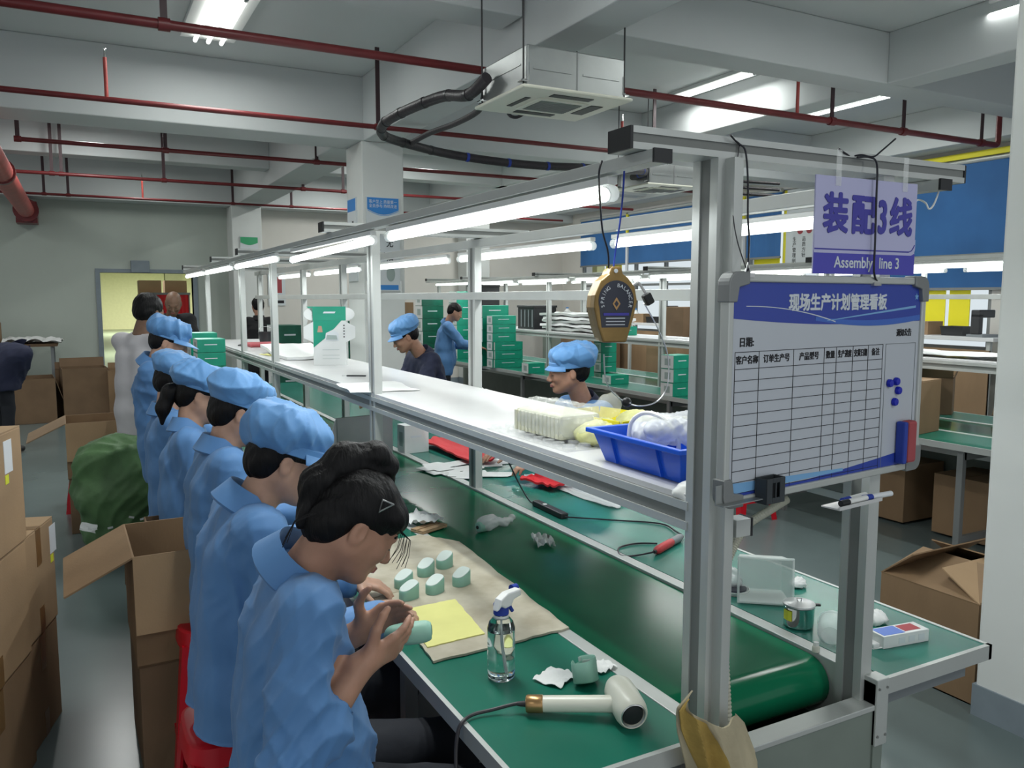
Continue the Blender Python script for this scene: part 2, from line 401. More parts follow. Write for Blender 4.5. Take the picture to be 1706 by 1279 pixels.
# blurred big valve pipe at upper left
t = thing('riser_pipe', 'fat red main pipe with flange running along the ceiling at left edge', 'pipe', (-.62, 12.3, 3.0))
MB().cyl((-.0, -4.6, -.08), (0, 2.0, -.02), .11, n=20).build('pipe_run', 'pipe_red_bright', t, smooth=True)
MB().cyl((0, 1.9, -.02), (0, 1.98, -.02), .17, n=20).build('flange', 'pipe_red', t, smooth=True)
MB().cyl((0, -2.6, -.06), (0, -2.5, -.06), .13, n=20).build('coupling', 'pipe_red', t, smooth=True)
MB().box(-.14, .14, 2.0, 2.37, -.2, .12).build('wall_bracket', 'pipe_red', t)
# ---- ceiling lamps
def ceiling_lamp(x, y, label, tubes=2, L=1.2, power=60, z=CZ, show=True):
    t = thing('ceiling_lamp', label, 'lamp', (x, y, z))
    w2 = .07*tubes
    MB().box(-w2, w2, -L/2, L/2, -.035, 0).build('housing', 'white_plastic', t, bevel=.004)
    for k in range(tubes):
        xx = (k-(tubes-1)/2)*.1
        MB().cyl((xx, -L/2+.05, -.065), (xx, L/2-.05, -.065), .016, n=10).build('tube', 'glow_ceiling', t, smooth=True)
        for s in (-1, 1): MB().cyl((xx, s*(L/2-.05), -.065), (xx, s*(L/2-.015), -.065), .018, n=10).build('end_cap', 'steel', t, smooth=True)
    area_light('lamp_light', (0, 0, -.10), w2*2, L, power, t)
    return t
LP = 40
ceiling_lamp(1.03, 6.62, 'triple tube ceiling lamp at the top left of the picture', 3, power=LP*.55)
ceiling_lamp(5.60, 6.35, 'ceiling tube lamp right of the hanging air conditioner', 1, power=LP*.4)
ceiling_lamp(7.45, 6.32, 'ceiling tube lamp above the purple sign', 1, power=LP*.6)
ceiling_lamp(3.95, 10.0, 'ceiling tube lamp behind the big beam, mid room', 1, power=LP)
ceiling_lamp(6.9, 10.0, 'ceiling tube lamp behind the big beam, near the windows', 1, power=LP*.8)
ceiling_lamp(.2, 10.0, 'ceiling tube lamp in the far left bay', 1, power=LP*.8)
ceiling_lamp(-2.2, 12.6, 'added ceiling tube lamp brightening the back wall, left outside the picture', 1, power=LP*.35)  # unseen lamp, added to lift the light on the left back wall
ceiling_lamp(.9, 12.9, 'added ceiling tube lamp brightening the wall in the last bay above the doorway', 1, power=LP*.35)  # hidden lamp, added so the wall around the doorway gets brighter
ceiling_lamp(-2.6, 8.9, 'ceiling tube lamp left outside the picture, middle bay', 1, power=LP*.9)
ceiling_lamp(3.9, 12.9, 'ceiling tube lamp in the last bay, right of the column line', 1, power=LP*.8)
ceiling_lamp(6.9, 12.9, 'ceiling tube lamp in the last bay near the windows', 1, power=LP*.8)
ceiling_lamp(5.9, 3.15, 'ceiling tube lamp at the upper right corner', 1, power=LP*.7)
ceiling_lamp(4.3, 2.6, 'ceiling tube lamp above the near right pillar', 1, power=LP*.7)
ceiling_lamp(.9, 2.6, 'ceiling tube lamp over the nearest workers, outside the picture', 1, power=LP*.9)
ceiling_lamp(-2.6, 4.0, 'ceiling tube lamp far left outside the picture', 1, power=LP*.5)
ceiling_lamp(-2.6, -1, 'ceiling tube lamp behind the photographer on the left', 1, power=LP*.5)
ceiling_lamp(2, -1.6, 'ceiling tube lamp behind the photographer', 1, power=LP*.7)
ceiling_lamp(1.0, 17.5, 'ceiling lamp in the hall beyond, right behind the doorway', 1, power=150, z=3.6)
ceiling_lamp(2.0, 27, 'second ceiling lamp in the hall beyond the doorway', 1, power=600, z=3.6)
ceiling_lamp(3.4, 42, 'farthest ceiling lamp in the hall beyond the doorway', 1, power=1300, z=3.6)
# ================================================================== ASSEMBLY LINES
def profile(mb, a, b, w, h, up=(0, 0, 1)):
    """slotted aluminium profile from a to b: box with a recessed groove on each wide side"""
    a, b = Vector(a), Vector(b); d = (b-a).normalized(); u = Vector(up); s = d.cross(u).normalized()
    L = (b-a).length; R = Matrix((s, d, u)).transposed(); c = (a+b)/2
    g = min(w, h)*.12
    mb.obox(c, (w-2*g, L, h), R, 'aluminium')
    for sx in (-1, 1):
        for q in ((h/2-h*.15), -(h/2-h*.15)):
            mb.obox(c+s*(sx*(w/2-g/2))+u*q, (g, L, h*.3), R, 'aluminium')
        mb.obox(c+s*(sx*(w/2-g+.0006)), (.001, L, h*.4), R, 'groove_dark')
    return mb
def tube_lamp(x, y0, y1, z, label, power=4.6, tilt=0):
    t = thing('tube_lamp', label, 'lamp', (x, y0, z))
    L = y1-y0
    MB().box(-.012, .012, 0, L, .018, .034).build('housing', 'white_plastic', t, bevel=.002)
    MB().cyl((0, .03, 0), (0, L-.03, 0-tilt), .0155, n=12).build('tube', 'tube_glow', t, smooth=True)
    MB().cyl((0, 0, 0), (0, .03, 0), .018, n=12).build('end_cap', 'film_white', t, smooth=True)
    MB().cyl((0, L-.03, -tilt), (0, L, -tilt), .018, n=12).build('end_cap', 'film_white', t, smooth=True)
    area_light('lamp_light', (0, L/2, -.025), .05, L, power, t, col=(.95, 1, 1))
    return t
def line(dx, ys, ye, LY, RY, label, near=False, lamps=()):
    t = thing('assembly_line', label, 'workbench', (dx, ys, 0))
    X = lambda v: v
    Y0 = 0; L = ye-ys
    # tabletops
    for nm, xa, xb, mm in (('tabletop', .692, 1.125, 'green_mat'), ('tabletop', 1.69, 2.107, 'green_mat_pale')):
        MB().box(xa+.012, xb-.0, .012, L, .738, .756, 'shelf_white').build(nm, None, t)
        MB().box(xa+.010, xb-.002, .012, L-.01, .7565, .760).build('green_mat', mm, t)
        out = xa if xa < 1 else xb
        e = MB(); o2 = out+.012 if xa < 1 else out-.012
        e.box(min(out, o2), max(out, o2), 0, L, .722, .762); e.build('edge_trim', 'aluminium', t)
        MB().box(xa, xb, 0, .012, .722, .762).build('end_trim', 'aluminium', t)
        MB().box(xa+.03, xb-.03, .05, .09, .66, .72).build('bracket', 'frame_grey', t)
    # rails each side of the belt
    for xa in (1.125, 1.645):
        tz = .7615 if xa < 1.3 else .766; r = MB(); r.box(xa, xa+.042, .04, L, .60, tz, 'aluminium')
        r.build('side_rail', None, t, bevel=.002)
    # belt with its turning roller at the near end
    prof = []; rr = .065; yc = .13+rr; zc = .757-rr
    outer = [(L-.05, .757)]+[(yc-rr*math.sin(a), zc+rr*math.cos(a)) for a in [PI*k/14 for k in range(15)]]+[(L-.05, zc-rr)]
    n = len(outer); vs = [(x, y, z) for x in (1.17, 1.642) for y, z in outer]
    b = MB(); b.add(vs, [(i, i+1, n+i+1, n+i) for i in range(n-1)]+[(n-1, 0, n, 2*n-1), tuple(range(n-1, -1, -1)), tuple(range(n, 2*n))])
    b.build('conveyor_belt', 'belt_green', t, smooth=True)
    # near end: box panel, flange, guard plates, corner plates
    MB().box(1.13, 1.688, .005, .02, .0, .690, 'panel_grey').build('end_panel', None, t)
    MB().box(1.13, 1.655, .0, .055, .690, .704).build('end_flange', 'aluminium', t, bevel=.002)
    for xa in (1.13, 1.648):
        MB().box(xa, xa+.030, .0, .30, .45, .756).build('guard_plate', 'panel_grey', t)
        MB().box(xa-.005 if xa < 1.3 else xa-.0, xa+.042, -.005, .035, .60, .768).build('corner_plate', 'aluminium', t, bevel=.002)
    sc = MB()
    for z in (.625, .745):
        for x in (1.655, 1.683): sc.lathe([(.0035, 0), (.003, .003)], (x, -.005, z), n=8, axis=(0, -1, 0))
    sc.build('screws', 'groove_dark', t)
    MB().box(1.672, 1.688, .02, L, .0, .60).build('side_panel', 'panel_grey', t)
    if near: MB().box(1.132, 1.148, .02, L, .0, .60).build('side_panel', 'frame_grey', t)
    # support frames under the tables
    k = 0; y = .75
    while y < L:
        for xa, xb in ((.74, 1.13), (1.69, 2.06)):
            f = MB(); xo = xa if xa < 1 else xb
            f.box(xo-.018, xo+.018, y-.02, y+.02, 0, .72); f.box(xa, xb, y-.02, y+.02, .66, .72); f.box(xa, xb, y-.015, y+.015, .12, .16)
            f.build('support_leg', 'aluminium_dark', t)
        y += 1.45
    # uprights
    for y in LY:
        profile(MB(), (1.15, y-ys, .60 if near else .7), (1.15, y-ys, 1.957), .036, .075, up=(0, 1, 0)).build('upright', None, t)
    for y in RY:
        xr = 1.652 if near and y < 2 else 1.672
        profile(MB(), (xr, y-ys, .60), (xr, y-ys, 1.957), .036, .075, up=(0, 1, 0)).build('upright', None, t)
    # cross beams on top with dark end caps
    for y in LY:
        m_ = MB(); profile(m_, (.925, y-ys, 1.978), (1.91, y-ys, 1.978), .075, .042, up=(0, 0, 1)); m_.build('cross_beam', None, t)
        for x in (.922, 1.913): MB().box(x-.003, x+.003, y-ys-.037, y-ys+.037, 1.957, 1.999).build('end_cap', 'black_plastic', t)
    # long lamp rails under the cross beams
    y0 = LY[0]-ys
    for x in (.975, 1.805):
        MB().box(x-.02, x+.02, y0-.06, L-.1, 1.932, 1.956).build('lamp_rail', 'aluminium', t, bevel=.001)
        MB().box(x-.021, x+.021, y0-.064, y0-.058, 1.931, 1.957).build('end_cap', 'black_plastic', t)
    # upper longitudinal beam and mid rail on the right row
    MB().box(1.652, 1.692, y0+.04, L-.1, 1.915, 1.953).build('top_beam', 'aluminium', t, bevel=.002)
    MB().box(1.652, 1.692, y0+.04, L-.1, 1.672, 1.708).build('mid_rail', 'aluminium', t, bevel=.002)
    if near: MB().box(1.66, 1.70, y0+.04, y0+.15, 1.90, 1.953).build('corner_bracket', 'steel', t)
    # shelf
    MB().box(1.135, 1.652, y0+.03, L-.3, 1.246, 1.260).build('shelf_panel', 'shelf_white', t, bevel=.001)
    for xa in (1.130, 1.64): profile(MB(), (xa+.02, y0+.03, 1.214), (xa+.02, L-.3, 1.214), .04, .062).build('shelf_beam', None, t)
    for y in LY[1:]: MB().box(1.15, 1.66, y-ys-.018, y-ys+.018, 1.19, 1.244).build('shelf_crossbar', 'aluminium', t)
    # short struts between shelf and right rail
    for y in RY: pass
    return t
L3 = line(0, 1.24, 9.0, (1.30, 3.46, 5.55, 6.72, 8.65), (1.31, 3.53, 5.72, 6.88, 8.75), 'nearest green-topped conveyor line with white shelf and aluminium posts', near=True)
L2 = line(4.16, 2.4, 12.8, (2.6, 4.6, 6.7, 9.0, 11.2, 12.6), (2.6, 4.6, 6.7, 9.0, 11.2, 12.6), 'second conveyor line with green tops beyond the first, towards the windows')
# second slim upright in front of the near one, with the sawtooth strip
MB().box(1.150, 1.174, -.005, .030, .60, 1.956).build('upright', 'aluminium', L3, bevel=.002)
MB().box(1.166, 1.169, .031, .034, .8, 1.95).build('cable_strip', 'groove_dark', L3)
MB().box(1.182, 1.222, -.005, .03, 1.185, 1.222).build('shelf_crossbar', 'aluminium', L3, bevel=.001)
MB().box(1.222, 1.227, -.006, .031, 1.184, 1.223).build('end_cap', 'black_plastic', L3)
tl = 'lit tube lamp under the left lamp rail, '
for (a, b, s) in ((1.40, 2.76, 'nearest of its row'), (2.93, 4.22, 'second from the camera'), (4.60, 5.90, 'third from the camera'), (6.12, 7.40, 'fourth from the camera'), (7.58, 8.80, 'farthest of its row')):
    tube_lamp(.975, a, b, 1.893, tl+s, tilt=.018 if 2 < a < 3 else 0)
tl = 'lit tube lamp on the right side of the first line, '
for (a, b, s) in ((1.36, 2.58, 'behind the purple sign'), (2.72, 4.0, 'left of the balancer tool'), (4.15, 5.35, 'behind the second upright'), (5.75, 7.0, 'fourth along'), (7.2, 8.4, 'farthest of the row')):
    tube_lamp(1.805, a, b, 1.885, tl+s)
for x, s in ((5.135, 'left'), (5.965, 'right')):
    for k, a in enumerate((2.65, 4.05, 5.45, 6.85, 8.25, 9.65, 11.05)):
        tube_lamp(x, a, a+1.25, 1.893, 'lit tube lamp on the %s rail of the second line, %s from its near end' % (s, ('first', 'second', 'third', 'fourth', 'fifth', 'sixth', 'seventh')[k]), power=4.6)
# ================================================================== PEOPLE (one implicit surface per body / garment)
class SDF:
    def __init__(s): s.p = []
    def cap(s, a, b, r0, r1=None, k=.02, op='u'): s.p.append(('c', np.array(a, float), np.array(b, float), r0, r0 if r1 is None else r1, k, op)); return s
    def ell(s, c, r, R=None, k=.02, op='u'): s.p.append(('e', np.array(c, float), np.array(r, float), np.eye(3) if R is None else np.array(R), 0, k, op)); return s
    def bounds(s):
        lo = np.full(3, 1e9); hi = -lo
        for q in s.p:
            if q[6] != 'u': continue
            if q[0] == 'c': r = max(q[3], q[4]); lo = np.minimum(lo, np.minimum(q[1], q[2])-r); hi = np.maximum(hi, np.maximum(q[1], q[2])+r)
            else: r = q[2].max(); lo = np.minimum(lo, q[1]-r); hi = np.maximum(hi, q[1]+r)
        return lo-.015, hi+.015
    def mesh(s, h, smooth=1):
        lo, hi = s.bounds(); n = np.ceil((hi-lo)/h).astype(int)+2
        D = np.full(n, .3, np.float32)
        ax = [lo[i]+h*np.arange(n[i]) for i in range(3)]
        for kind, a, b, r0, r1, k, op in s.p:
            mg = k+2*h+.02
            if kind == 'c': rr = max(r0, r1); l = np.minimum(a, b)-rr-mg; u = np.maximum(a, b)+rr+mg
            else: rr = b.max(); l = a-rr-mg; u = a+rr+mg
            i0 = np.clip(((l-lo)/h).astype(int), 0, n-1); i1 = np.clip(((u-lo)/h).astype(int)+1, 1, n)
            if (i1 <= i0).any(): continue
            sl = tuple(slice(i0[i], i1[i]) for i in range(3))
            X, Y, Z = np.meshgrid(*[ax[i][sl[i]] for i in range(3)], indexing='ij')
            P = np.stack((X, Y, Z), -1)
            if kind == 'c':
                ba = b-a; t = np.clip(((P-a)@ba)/max(ba@ba, 1e-9), 0, 1)
                d = np.linalg.norm(P-a-t[..., None]*ba, axis=-1)-(r0+(r1-r0)*t)
            else:
                q = (P-a)@r0; k0 = np.linalg.norm(q/b, axis=-1); k1 = np.linalg.norm(q/(b*b), axis=-1)+1e-6
                d = k0*(k0-1)/k1
            cur = D[sl]
            if op == 'u':
                hh = np.clip(.5+.5*(cur-d)/k, 0, 1); D[sl] = cur*(1-hh)+d*hh-k*hh*(1-hh)
            else:
                d = -d; hh = np.clip(.5-.5*(cur-d)/k, 0, 1); D[sl] = cur*(1-hh)+d*hh+k*hh*(1-hh)
        ins = D < 0
        # surface nets
        c = [ins[i:n[0]-1+i, j:n[1]-1+j, l:n[2]-1+l] for i in (0, 1) for j in (0, 1) for l in (0, 1)]
        cnt = sum(x.astype(np.int8) for x in c); act = (cnt > 0) & (cnt < 8)
        idx = np.argwhere(act); vid = np.full(act.shape, -1, np.int32); vid[act] = np.arange(len(idx))
        acc = np.zeros((len(idx), 3)); num = np.zeros(len(idx))
        cor = [(i, j, l) for i in (0, 1) for j in (0, 1) for l in (0, 1)]
        val = {q: D[idx[:, 0]+q[0], idx[:, 1]+q[1], idx[:, 2]+q[2]] for q in cor}
        for q in cor:
            for axn in range(3):
                if q[axn] == 0:
                    q2 = tuple(q[m]+(m == axn) for m in range(3)); a = val[q]; b = val[q2]; m = (a < 0) != (b < 0)
                    t = np.where(m, a/np.where(m, a-b, 1), 0)
                    pt = np.zeros((len(idx), 3)); pt[:] = q; pt[:, axn] += t
                    acc[m] += pt[m]; num[m] += 1
        V = lo+h*(idx+acc/num[:, None])
        F = []
        for axn in range(3):
            o = [m for m in range(3) if m != axn]
            A = np.moveaxis(ins, axn, 0)
            ch = A[:-1] != A[1:]
            ii = np.argwhere(ch); ii = ii[(ii[:, 1] > 0) & (ii[:, 2] > 0) & (ii[:, 1] < n[o[0]]-1) & (ii[:, 2] < n[o[1]]-1)]
            def g(dj, dk):
                q = np.zeros((len(ii), 3), int); q[:, axn] = ii[:, 0]; q[:, o[0]] = ii[:, 1]+dj; q[:, o[1]] = ii[:, 2]+dk
                return vid[q[:, 0], q[:, 1], q[:, 2]]
            quad = np.stack((g(-1, -1), g(0, -1), g(0, 0), g(-1, 0)), 1)
            s0 = A[:-1][tuple(ii.T)]
            flip = s0 if axn != 1 else ~s0
            quad[~flip] = quad[~flip][:, ::-1]
            F.append(quad)
        F = np.concatenate(F); F = F[(F >= 0).all(1)]
        # light smoothing
        for _ in range(smooth):
            E = np.concatenate((F[:, [0, 1]], F[:, [1, 2]], F[:, [2, 3]], F[:, [3, 0]]))
            S = np.zeros_like(V); C = np.zeros(len(V))
            np.add.at(S, E[:, 0], V[E[:, 1]]); np.add.at(C, E[:, 0], 1)
            V = V*.5+.5*S/np.maximum(C, 1)[:, None]
        return V, F
def normals(V, F):
    a, b, c, d = (V[F[:, i]] for i in range(4)); fn = np.cross(c-a, d-b)
    N = np.zeros_like(V)
    for i in range(4): np.add.at(N, F[:, i], fn)
    return N/np.maximum(np.linalg.norm(N, axis=1), 1e-9)[:, None]
def np_mesh(name, V, F, m, parent, origin=None):
    me = bpy.data.meshes.new(name)
    if origin is not None: V = V-np.array(origin)
    me.vertices.add(len(V)); me.vertices.foreach_set('co', V.astype(np.float32).ravel())
    me.loops.add(F.size); me.loops.foreach_set('vertex_index', F.astype(np.int32).ravel())
    me.polygons.add(len(F)); me.polygons.foreach_set('loop_start', np.arange(len(F), dtype=np.int32)*4)
    me.update(calc_edges=True); me.validate()
    me.polygons.foreach_set('use_smooth', np.ones(len(me.polygons), bool)); me.materials.append(M[m])
    o = bpy.data.objects.new(name, me); COL.objects.link(o); o.parent = parent
    return o
def folds(V, N, amp, seed, sc=1.0, cent=None):
    """cloth folds: warped ridges running in a few directions"""
    r = np.random.RandomState(seed); out = np.zeros(len(V))
    W = sum(np.sin(V@(r.randn(3)*8*sc)+r.rand()*6)*w for w in (1.0, .8, .6))
    for i in range(3):
        dirv = r.randn(3); dirv[2] *= .6; dirv /= np.linalg.norm(dirv)
        u = V@dirv*(30+15*i)*sc+W*1.5+r.rand()*6
        mask = .5+.5*np.sin(V@(r.randn(3)*7*sc)+r.rand()*6)
        out += (1-np.abs(np.sin(u))**.7)*mask*(1, .8, .5)[i]
    if cent:
        d = np.min([np.linalg.norm(V-np.array(c), axis=1) for c in cent], axis=0); amp = amp*(.22+.95*np.exp(-(d/.13)**2))
    return V+N*(amp*(out-.45))[:, None]
def fr(fx, up):
    f = Vector(fx).normalized(); l = Vector(up).cross(f).normalized(); u = f.cross(l)
    return f, l, u
def ik(sh, wr, l1, l2, pole):
    d = wr-sh; L = min(d.length, (l1+l2)*.998); dn = d.normalized(); wr = sh+dn*L
    a = (l1*l1-l2*l2+L*L)/(2*L); hgt = math.sqrt(max(l1*l1-a*a, 0)); p = Vector(pole); p = (p-dn*p.dot(dn)).normalized()
    return sh+dn*a+p*hgt, wr
def hand(S, wr, d, n, side, curl=(.35, .45, .3), spread=.0, thumb=(.5, .8, .25), s=1.0):
    d = Vector(d).normalized(); n = Vector(n); n = (n-d*n.dot(d)).normalized()
    t = d.cross(n) if side == 'R' else n.cross(d)
    V3 = lambda v: tuple(v)
    S.cap(V3(wr-d*.02), V3(wr+d*.03*s), .024*s, .022*s, k=.02)
    for off, ln, c in ((.027, .070, 0), (.009, .078, .02), (-.009, .072, .05), (-.026, .057, .1)):
        b = wr+d*.083*s+t*off*s-(n*-.0)
        if abs(off) > .02: b -= d*.006
        S.cap(V3(wr+t*off*.6*s+d*.01), V3(b), .013*s, .0105*s, k=.012)
        p = b; a = 0
        for seg, cu, r0, r1 in ((.46, curl[0]+c, .0092, .0084), (.30, curl[1]+c, .0084, .0077), (.24, curl[2], .0077, .0066)):
            a += cu; q = p+(d*math.cos(a)+n*math.sin(a)+t*(spread*off*10))*ln*seg*s
            S.cap(V3(p), V3(q), r0*s, r1*s, k=.0035); p = q
    b = wr+d*.022*s+t*.024*s+n*.004
    q = b+(d*thumb[0]+t*thumb[1]+n*thumb[2]).normalized()*.042*s; r = q+(d*(thumb[0]+.35)+t*thumb[1]*.6+n*(thumb[2]+.2)).normalized()*.032*s
    r2 = r+(d*(thumb[0]+.6)+t*thumb[1]*.3+n*(thumb[2]+.3)).normalized()*.022*s
    S.cap(V3(wr+d*.012), V3(q), .016*s, .0125*s, k=.012); S.cap(V3(q), V3(r), .0112*s, .010*s, k=.004); S.cap(V3(r), V3(r2), .0098*s, .008*s, k=.004)
    return r2
PEOPLE = {}
def person(label, hip, neck, head, hdir, hup, face, wrR, wrL, seat=True, feet=None, knees=None, cap=False, hairst='short', skin='skin', coat='coat_blue',
           legs='trousers_dark', vb=.008, vc=.012, sleeve=1.0, sw=.155, hR=None, hL=None, hem=.02, collar=True, poleR=None, poleL=None, seed=1, bulk=1.0, fold=.010, hs=1.0, hz=.95, brim=1.0, ccol=None, group=None, coatname='coat'):
    """hip/neck/head: world points; face: horizontal direction of the chest; wr*: wrist targets"""
    hip, neck, head = Vector(hip), Vector(neck), Vector(head); f = Vector((face[0], face[1], 0)).normalized(); lft = Vector((-f.y, f.x, 0)); up = Vector((0, 0, 1))
    t = thing('person', label, 'person', (hip.x, hip.y, 0), group=group); org = (hip.x, hip.y, 0)
    T = lambda v: tuple(v)
    spine = (neck-hip).normalized(); back = spine.cross(lft)  # roughly backwards/forwards axis
    chest = hip.lerp(neck, .68)-f*.015; waist = hip.lerp(neck, .35)-f*.01; shc = neck-spine*.055
    shR, shL = shc-lft*sw, shc+lft*sw
    wrR, wrL = Vector(wrR), Vector(wrL)
    elR, wrR = ik(shR, wrR, .29*hs, .25*hs, poleR or (-lft*.35-up*1.0-f*.2)); elL, wrL = ik(shL, wrL, .29*hs, .25*hs, poleL or (lft*.35-up*1.0-f*.2))
    hR_, hL_ = hip-lft*.09, hip+lft*.09
    if seat:
        kR, kL = (knees or (hip+f*.42-lft*.11+up*.0, hip+f*.42+lft*.11)); kR, kL = Vector(kR), Vector(kL)
        aR, aL = Vector((kR.x, kR.y, .09))-f*.03, Vector((kL.x, kL.y, .09))-f*.03
    else:
        aR, aL = Vector((hip.x, hip.y, .09))-lft*.11, Vector((hip.x, hip.y, .09))+lft*.11
        kR, kL = hR_.lerp(aR, .5)+f*.02, hL_.lerp(aL, .5)+f*.02
    hf, hl, hu = fr(hdir, hup); RM = Matrix((hf, hl, hu)).transposed(); H = lambda x, y, z: T(head+(hf*x+hl*y+hu*z)*hz)
    Rn = np.array(RM)
    Z = lambda *a: tuple(q*hz for q in a)
    # ---------- body
    B = SDF()
    for s_ in (-1, 1): B.cap(T(hip+lft*.07*s_), T(chest+lft*.07*s_), .105, .095, k=.04)
    B.cap(T(shR+lft*.03-up*.015), T(shL-lft*.03-up*.015), .045, k=.03)
    B.cap(T(neck-spine*.05-f*.005), H(-.028, 0, -.05), .056, .052, k=.03)
    for a, b_, c_ in ((hR_, kR, aR), (hL_, kL, aL)):
        B.cap(T(a), T(b_), .078, .052, k=.03); B.cap(T(b_), T(c_), .050, .034, k=.02); B.cap(T(c_-up*.04), T(c_-up*.05+f*.12), .032, .026, k=.02)
    for a, e_, w_ in ((shR, elR, wrR), (shL, elL, wrL)):
        B.cap(T(a), T(e_), .045, .037, k=.03); B.cap(T(e_), T(e_.lerp(w_, .35)), .036, .037, k=.015); B.cap(T(e_.lerp(w_, .35)), T(w_), .037, .0235, k=.015)
    B.ell(H(-.015, 0, .032), Z(.097, .076, .088), Rn, .03); B.ell(H(.030, 0, -.028), Z(.060, .060, .082), Rn, .03)
    for s_ in (-1, 1):
        B.cap(H(.0, .046*s_, -.045), H(.058, .017*s_, -.090), .026, .018, k=.028)
        B.ell(H(.066, .034*s_, -.028), Z(.020, .022, .020), Rn, .02)
    B.ell(H(.070, 0, -.096), Z(.018, .020, .014), Rn, .018); B.cap(H(.082, -.028, .016), H(.082, .028, .016), .010, k=.02)
    if vb < .0075 or True:
        for s_ in (-1, 1): B.ell(H(.097, .031*s_, -.004), Z(.012, .016, .010), Rn, .010, 's')
        for s_ in (-1, 1): B.ell(H(.078, .031*s_, -.005), Z(.013, .014, .011), Rn, .004)
        B.cap(H(.088, 0, .002), H(.108, 0, -.034), .007, .0105, k=.012)
        for s_ in (-1, 1): B.ell(H(.098, .010*s_, -.039), Z(.010, .008, .007), Rn, .005)
        B.ell(H(.088, 0, -.064), Z(.011, .022, .010), Rn, .010)
        for s_ in (-1, 1):
            B.ell(H(-.012, .078*s_, -.010), Z(.019, .009, .031), Rn, .005); B.ell(H(-.006, .088*s_, -.008), Z(.010, .008, .018), Rn, .005, 's')
    for side, w_, e_, hh in (('R', wrR, elR, hR), ('L', wrL, elL, hL)):
        hh = hh or {}
        d = Vector(hh.get('d', (w_-e_).normalized())); n_ = Vector(hh.get('n', (0, 0, -1)))
        hand(B, w_, d, n_, side, hh.get('curl', (.35, .45, .3)), hh.get('spread', .02), hh.get('thumb', (.5, .8, .25)), hs*hh.get('s', 1))
    V, F = B.mesh(vb, 1); np_mesh('body', V, F, skin, t, org)
    # ---------- face details
    for s_ in (-1, 1):
        MB().tube([H(.0865, .016*s_, .021), H(.0885, .030*s_, .026), H(.081, .046*s_, .021)], .0026, n=6).build('eyebrow', 'hair', t).location = (-org[0], -org[1], 0)
        MB().tube([H(.0885, .020*s_, -.008), H(.0915, .031*s_, -.0095), H(.085, .043*s_, -.008)], .0016, n=5).build('eyelash', 'black_plastic', t).location = (-org[0], -org[1], 0)
    lp = MB(); lp.tube([H(.091, -.019, -.064), H(.0975, -.006, -.0615), H(.0975, .006, -.0615), H(.091, .019, -.064)], .0042, n=6); lp.tube([H(.091, -.017, -.067), H(.0975, 0, -.0705), H(.091, .017, -.067)], .0046, n=6)
    lp.build('lips', 'lip', t, smooth=True).location = (-org[0], -org[1], 0)
    # ---------- hair
    if hairst != 'bald':
        S = SDF(); S.ell(H(-.022, 0, .038), Z(.104, .086, .094), Rn, .01)
        if hairst in ('pony', 'bun', 'long'): S.ell(H(-.060, 0, -.015), Z(.062, .072, .072), Rn, .02)
        else: S.ell(H(-.055, 0, -.010), Z(.062, .074, .062), Rn, .02)
        # open the face and the ears
        S.ell(H(.105, 0, -.045), Z(.080, .10, .085 if hairst != 'fringe' else .075), Rn, .012, 's')
        for s_ in (-1, 1): S.ell(H(.010, .085*s_, -.035), Z(.036, .03, .045), Rn, .012, 's')
        if hairst in ('pony', 'bun'):
            S.ell(H(.055, 0, .055), Z(.045, .07, .040), Rn, .02)
        V, F = S.mesh(max(vb*.9, .005), 1); N = normals(V, F)
        L = (V-np.array(head))@Rn
        V = V+N*(.0012*np.sin(L[:, 1]*260+8*np.sin(L[:, 2]*20)+L[:, 0]*60))[:, None]
        hr = np_mesh('hair', V, F, 'hair', t, org)
        if hairst == 'bun':      # tied up high, the tail folded over and falling down the back of the head
            S = SDF()
            S.cap(H(-.030, .0, .105), H(-.050, 0, .150), .024, .024, k=.015); S.cap(H(-.050, 0, .155), H(-.012, .0, .150), .022, .018, k=.015)
            S.cap(H(-.012, 0, .15), H(.008, 0, .122), .018, .013, k=.012)
            S.cap(H(-.055, 0, .150), H(-.105, 0, .105), .027, .034, k=.02); S.cap(H(-.105, 0, .105), H(-.128, 0, .03), .034, .032, k=.02); S.cap(H(-.128, 0, .03), H(-.112, -.01, -.060), .032, .012, k=.02)
            V, F = S.mesh(.005, 1); N = normals(V, F); L = (V-np.array(head))@Rn
            V = V+N*(.0016*np.sin(L[:, 1]*300+6*np.sin(L[:, 2]*25)))[:, None]
            np_mesh('ponytail', V, F, 'hair', hr).location = (-org[0], -org[1], 0)
            st = MB()
            for q in range(9):
                a = random.uniform(-1, 1); o_ = random.uniform(-.012, .012)
                st.tube([H(.05+.02*a, -.05+.05*a, .05), H(.098+o_*.3, -.03+.055*a, .035), H(.108+o_*.6, -.035+.06*a, .005), H(.108+o_, -.04+.065*a, -.015-.02*random.random())], .0008, n=3, caps=False)
            for q in range(4): st.tube([H(-.11, .01*q-.06, -.02), H(-.13-.01*random.random(), .01*q-.055, -.06), H(-.125, .01*q-.05, -.10-.03*random.random())], .0009, n=3, caps=False)
            k_ = [H(-.012, -.0885, .078), H(.016, -.0885, .082), H(-.004, -.0900, .052)]
            hc = MB().tube(k_+k_[:2], .0022, n=6).build('hair_clip', 'steel', hr, smooth=True); hc.location = (-org[0], -org[1], 0)
            so = st.build('loose_strands', 'hair', hr); so.location = (-org[0], -org[1], 0); so['kind'] = 'stuff'
